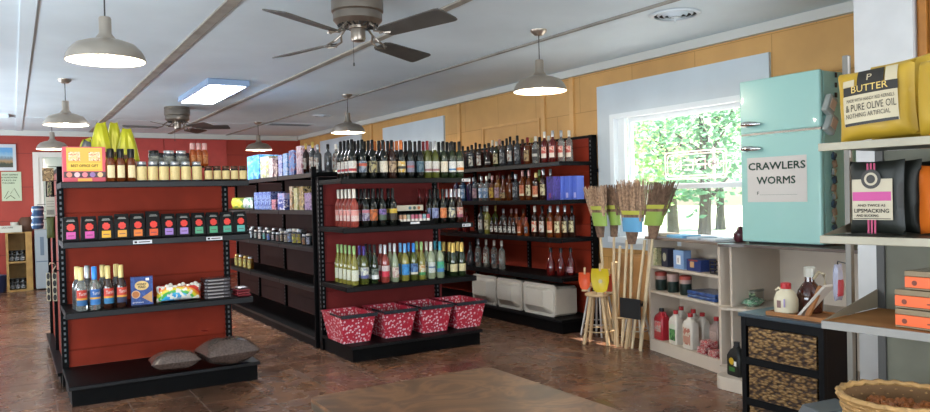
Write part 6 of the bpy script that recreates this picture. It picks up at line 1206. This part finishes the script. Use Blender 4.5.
# scoops standing on the stool
for i, (px, py_, x, c, ds, hh) in enumerate(((584.5, 286, 4.93, 'd85a34', 'orange plastic scoop with wooden grip, left of the yellow one', .19), (600, 288, 4.90, 'c8b020', 'large yellow plastic scoop with round emblem on the wooden stool', .25), (609, 287, 5.0, 'c8503c', 'red plastic scoop half hidden behind the yellow one', .19))):
    p = onx(px, py_, x); t = thing('plastic_scoop', ds, 'scoop', (x, p.y, .5005), -PI / 3.4, 'plastic scoops')
    m_ = mat('scoop' + c, c, .35); W = .06 if i != 1 else .088
    mb = MB(); V = []; F = []; n_ = 10
    for j, (z, w_, dd) in enumerate(((.012, .3, .0), (.04, .75, .012), (hh * .5, 1, .02), (hh * .8, 1, .02), (hh, .9, .008))):
        for k in range(n_ + 1): u = 2 * k / n_ - 1; V.append((u * W * w_, dd * (1 - u * u) * 1.4 + .004, z))
    k0 = len(V); V += [(x_, y_ + .004, z_) for x_, y_, z_ in V]
    for j in range(4):
        for k in range(n_): a = j * (n_ + 1) + k; F += [(a, a + 1, a + n_ + 2, a + n_ + 1), (k0 + a, k0 + a + n_ + 1, k0 + a + n_ + 2, k0 + a + 1)]
    mb.add(V, F); mb.build('blade', m_, t, True)
    mb = MB(); mb.cyl((0, .02, hh * .9), (0, .03, hh + .05), .012, n=10); mb.box(-.03, .0, 0, .03, .045, .018); mb.build('wooden_grip', M_lw, t)
    if i == 1: disc(t, 'emblem', mat('emblem_pale', 'b8b08c', .5), 0, hh * .5, .02, .022)
# black little board and folded wooden stand
a = onx(622, 297, 4.90); b = onx(641, 320, 4.90)
t = thing('hanging_board', 'small black board hung on the folding wooden easel', 'board', (4.885, (a.y + b.y) / 2, b.z), -PI / 2 + .1); wd = a.y - b.y; mb = MB(); mb.box(-wd / 2, -.006, 0, wd / 2, .006, a.z - b.z); mb.build('board', mat('slate_black', '1e1f20', .5), t, bevel=.002)
t = thing('wooden_easel', 'tall light wooden folding easel in front of the brooms', 'easel', (4.98, onx(622, 346, 4.98).y, 0), -PI / 2)
def lp(px, py_, x): p = onx(px, py_, x); return (-(p.y - t.location.y), p.x - t.location.x, p.z)
for pts in (((613, 262, 5.0), (617.5, 345, 4.98)), ((632, 300, 5.0), (626, 344, 4.98))):
    mb = MB(); p0 = Vector(lp(*pts[0])); p1 = Vector(lp(*pts[1])); p1.z = 0; mb.cyl(tuple(p1), tuple(p0), .020, n=10); mb.build('leg', M_lw, t, True)
mb = MB(); p0 = Vector(lp(616, 262, 5.2)); p1 = Vector(lp(612, 330, 5.28)); p1.z = 0; mb.cyl(tuple(p1), tuple(p0), .016, n=8); mb.build('rear_leg', M_lw, t, True)
mb = MB(); p0 = Vector(lp(612, 318, 4.985)); p1 = Vector(lp(632, 318, 4.985)); mb.cyl(tuple(p0), tuple(p1), .010, n=8); mb.build('rung', M_lw, t)
# wooden crate board leaning behind the poles
a = onx(612, 262, 5.35); b = onx(648, 330, 5.35)
t = thing('plywood_sheet', 'light plywood panel standing against the wall behind the poles', 'panel', (5.445, (a.y + b.y) / 2, 0), -PI / 2); wd = a.y - b.y + .12; mb = MB(); mb.box(-wd / 2, -.02, 0, wd / 2, .02, .86); mb.build('panel', mat('plywood', 'b88a58', .5, noise=.25, nscale=4), t, bevel=.002)
for z in (.12, .42, .78): mb = MB(); mb.box(-wd / 2, -.032, z, wd / 2, -.0202, z + .05); mb.build('cross_slat', mat('plywood', 'b88a58'), t)

# neon sign in the window (reads OPEN from the street)
t = thing('neon_sign', 'pale neon OPEN sign hanging in the window, seen from behind', 'neon sign', (5.485, 4.83, 1.80))
M_neon = mat('neon_tube', 'f0d8d4', .3, emit='ffd8d0', es=.35); M_nw = mat('neon_frame_white', 'e4dcd8', .4)
a = onx(665, 150, 5.485); b = onx(726, 150, 5.485); ya, yb_ = b.y - 4.83, a.y - 4.83
z0, z1 = onx(695, 178, 5.485).z - 1.8, onx(695, 151, 5.485).z - 1.8
def rrect(y0, y1, z0, z1, r=.03):
    pts = []
    for cy_, cz, a0 in ((y1 - r, z1 - r, 0), (y0 + r, z1 - r, PI / 2), (y0 + r, z0 + r, PI), (y1 - r, z0 + r, 1.5 * PI)):
        for k in range(5): an = a0 + k * PI / 8; pts.append((0, cy_ + r * math.cos(an), cz + r * math.sin(an)))
    return pts
mb = MB(); mb.tube(rrect(ya, yb_, z0, z1), .008, 6, True); mb.tube(rrect(ya + .03, yb_ - .03, z0 + .025, z1 - .025), .006, 6, True); mb.build('border_tube', M_neon, t, True)
H_ = (z1 - z0) * .36; zc = (z0 + z1) / 2; sx = (yb_ - ya - .14) / 4; y_ = ya + .09   # letters run toward +y, readable from outside
def L2(pts): return [(0, y_ + q[0] * sx * .72, zc - H_ / 2 + q[1] * H_) for q in pts]
for ch, polys in (('O', [[(.5 + .5 * math.cos(k * PI / 8), .5 + .5 * math.sin(k * PI / 8)) for k in range(17)]]), ('P', [[(0, 0), (0, 1), (.6, 1), (.9, .9), (1, .72), (.9, .55), (.6, .45), (0, .45)]]), ('E', [[(1, 1), (0, 1), (0, 0), (1, 0)], [(0, .5), (.8, .5)]]), ('N', [[(0, 0), (0, 1), (1, 0), (1, 1)]])):
    mb = MB()
    for pl_ in polys: mb.tube(L2(pl_), .008, 6)
    mb.build('letter_tube', M_neon, t, True); y_ += sx * 1.0
mb = MB(); mb.box(.012, ya + .14, z0 - .02, .024, ya + .165, z1 + .02); mb.box(.012, ya, zc - .006, .02, yb_, zc + .006); mb.build('mounting_bar', M_nw, t)
mb = MB(); mb.tube([(.018, ya + .15, z1 + .02), (.018, (ya + yb_) / 2 - .05, 2.24 - 1.8 - .03)], .003, 5); mb.tube([(.018, yb_ - .1, z1), (.018, (ya + yb_) / 2 - .05, 2.24 - 1.8 - .03)], .003, 5); mb.build('hanging_wire', M_nw, t)
# label lengths
for o in C.objects:
    if o.get('label') and not 4 <= len(o['label'].replace('-', ' ').split()) <= 18: print('LABEL', len(o['label'].split()), o['label'])
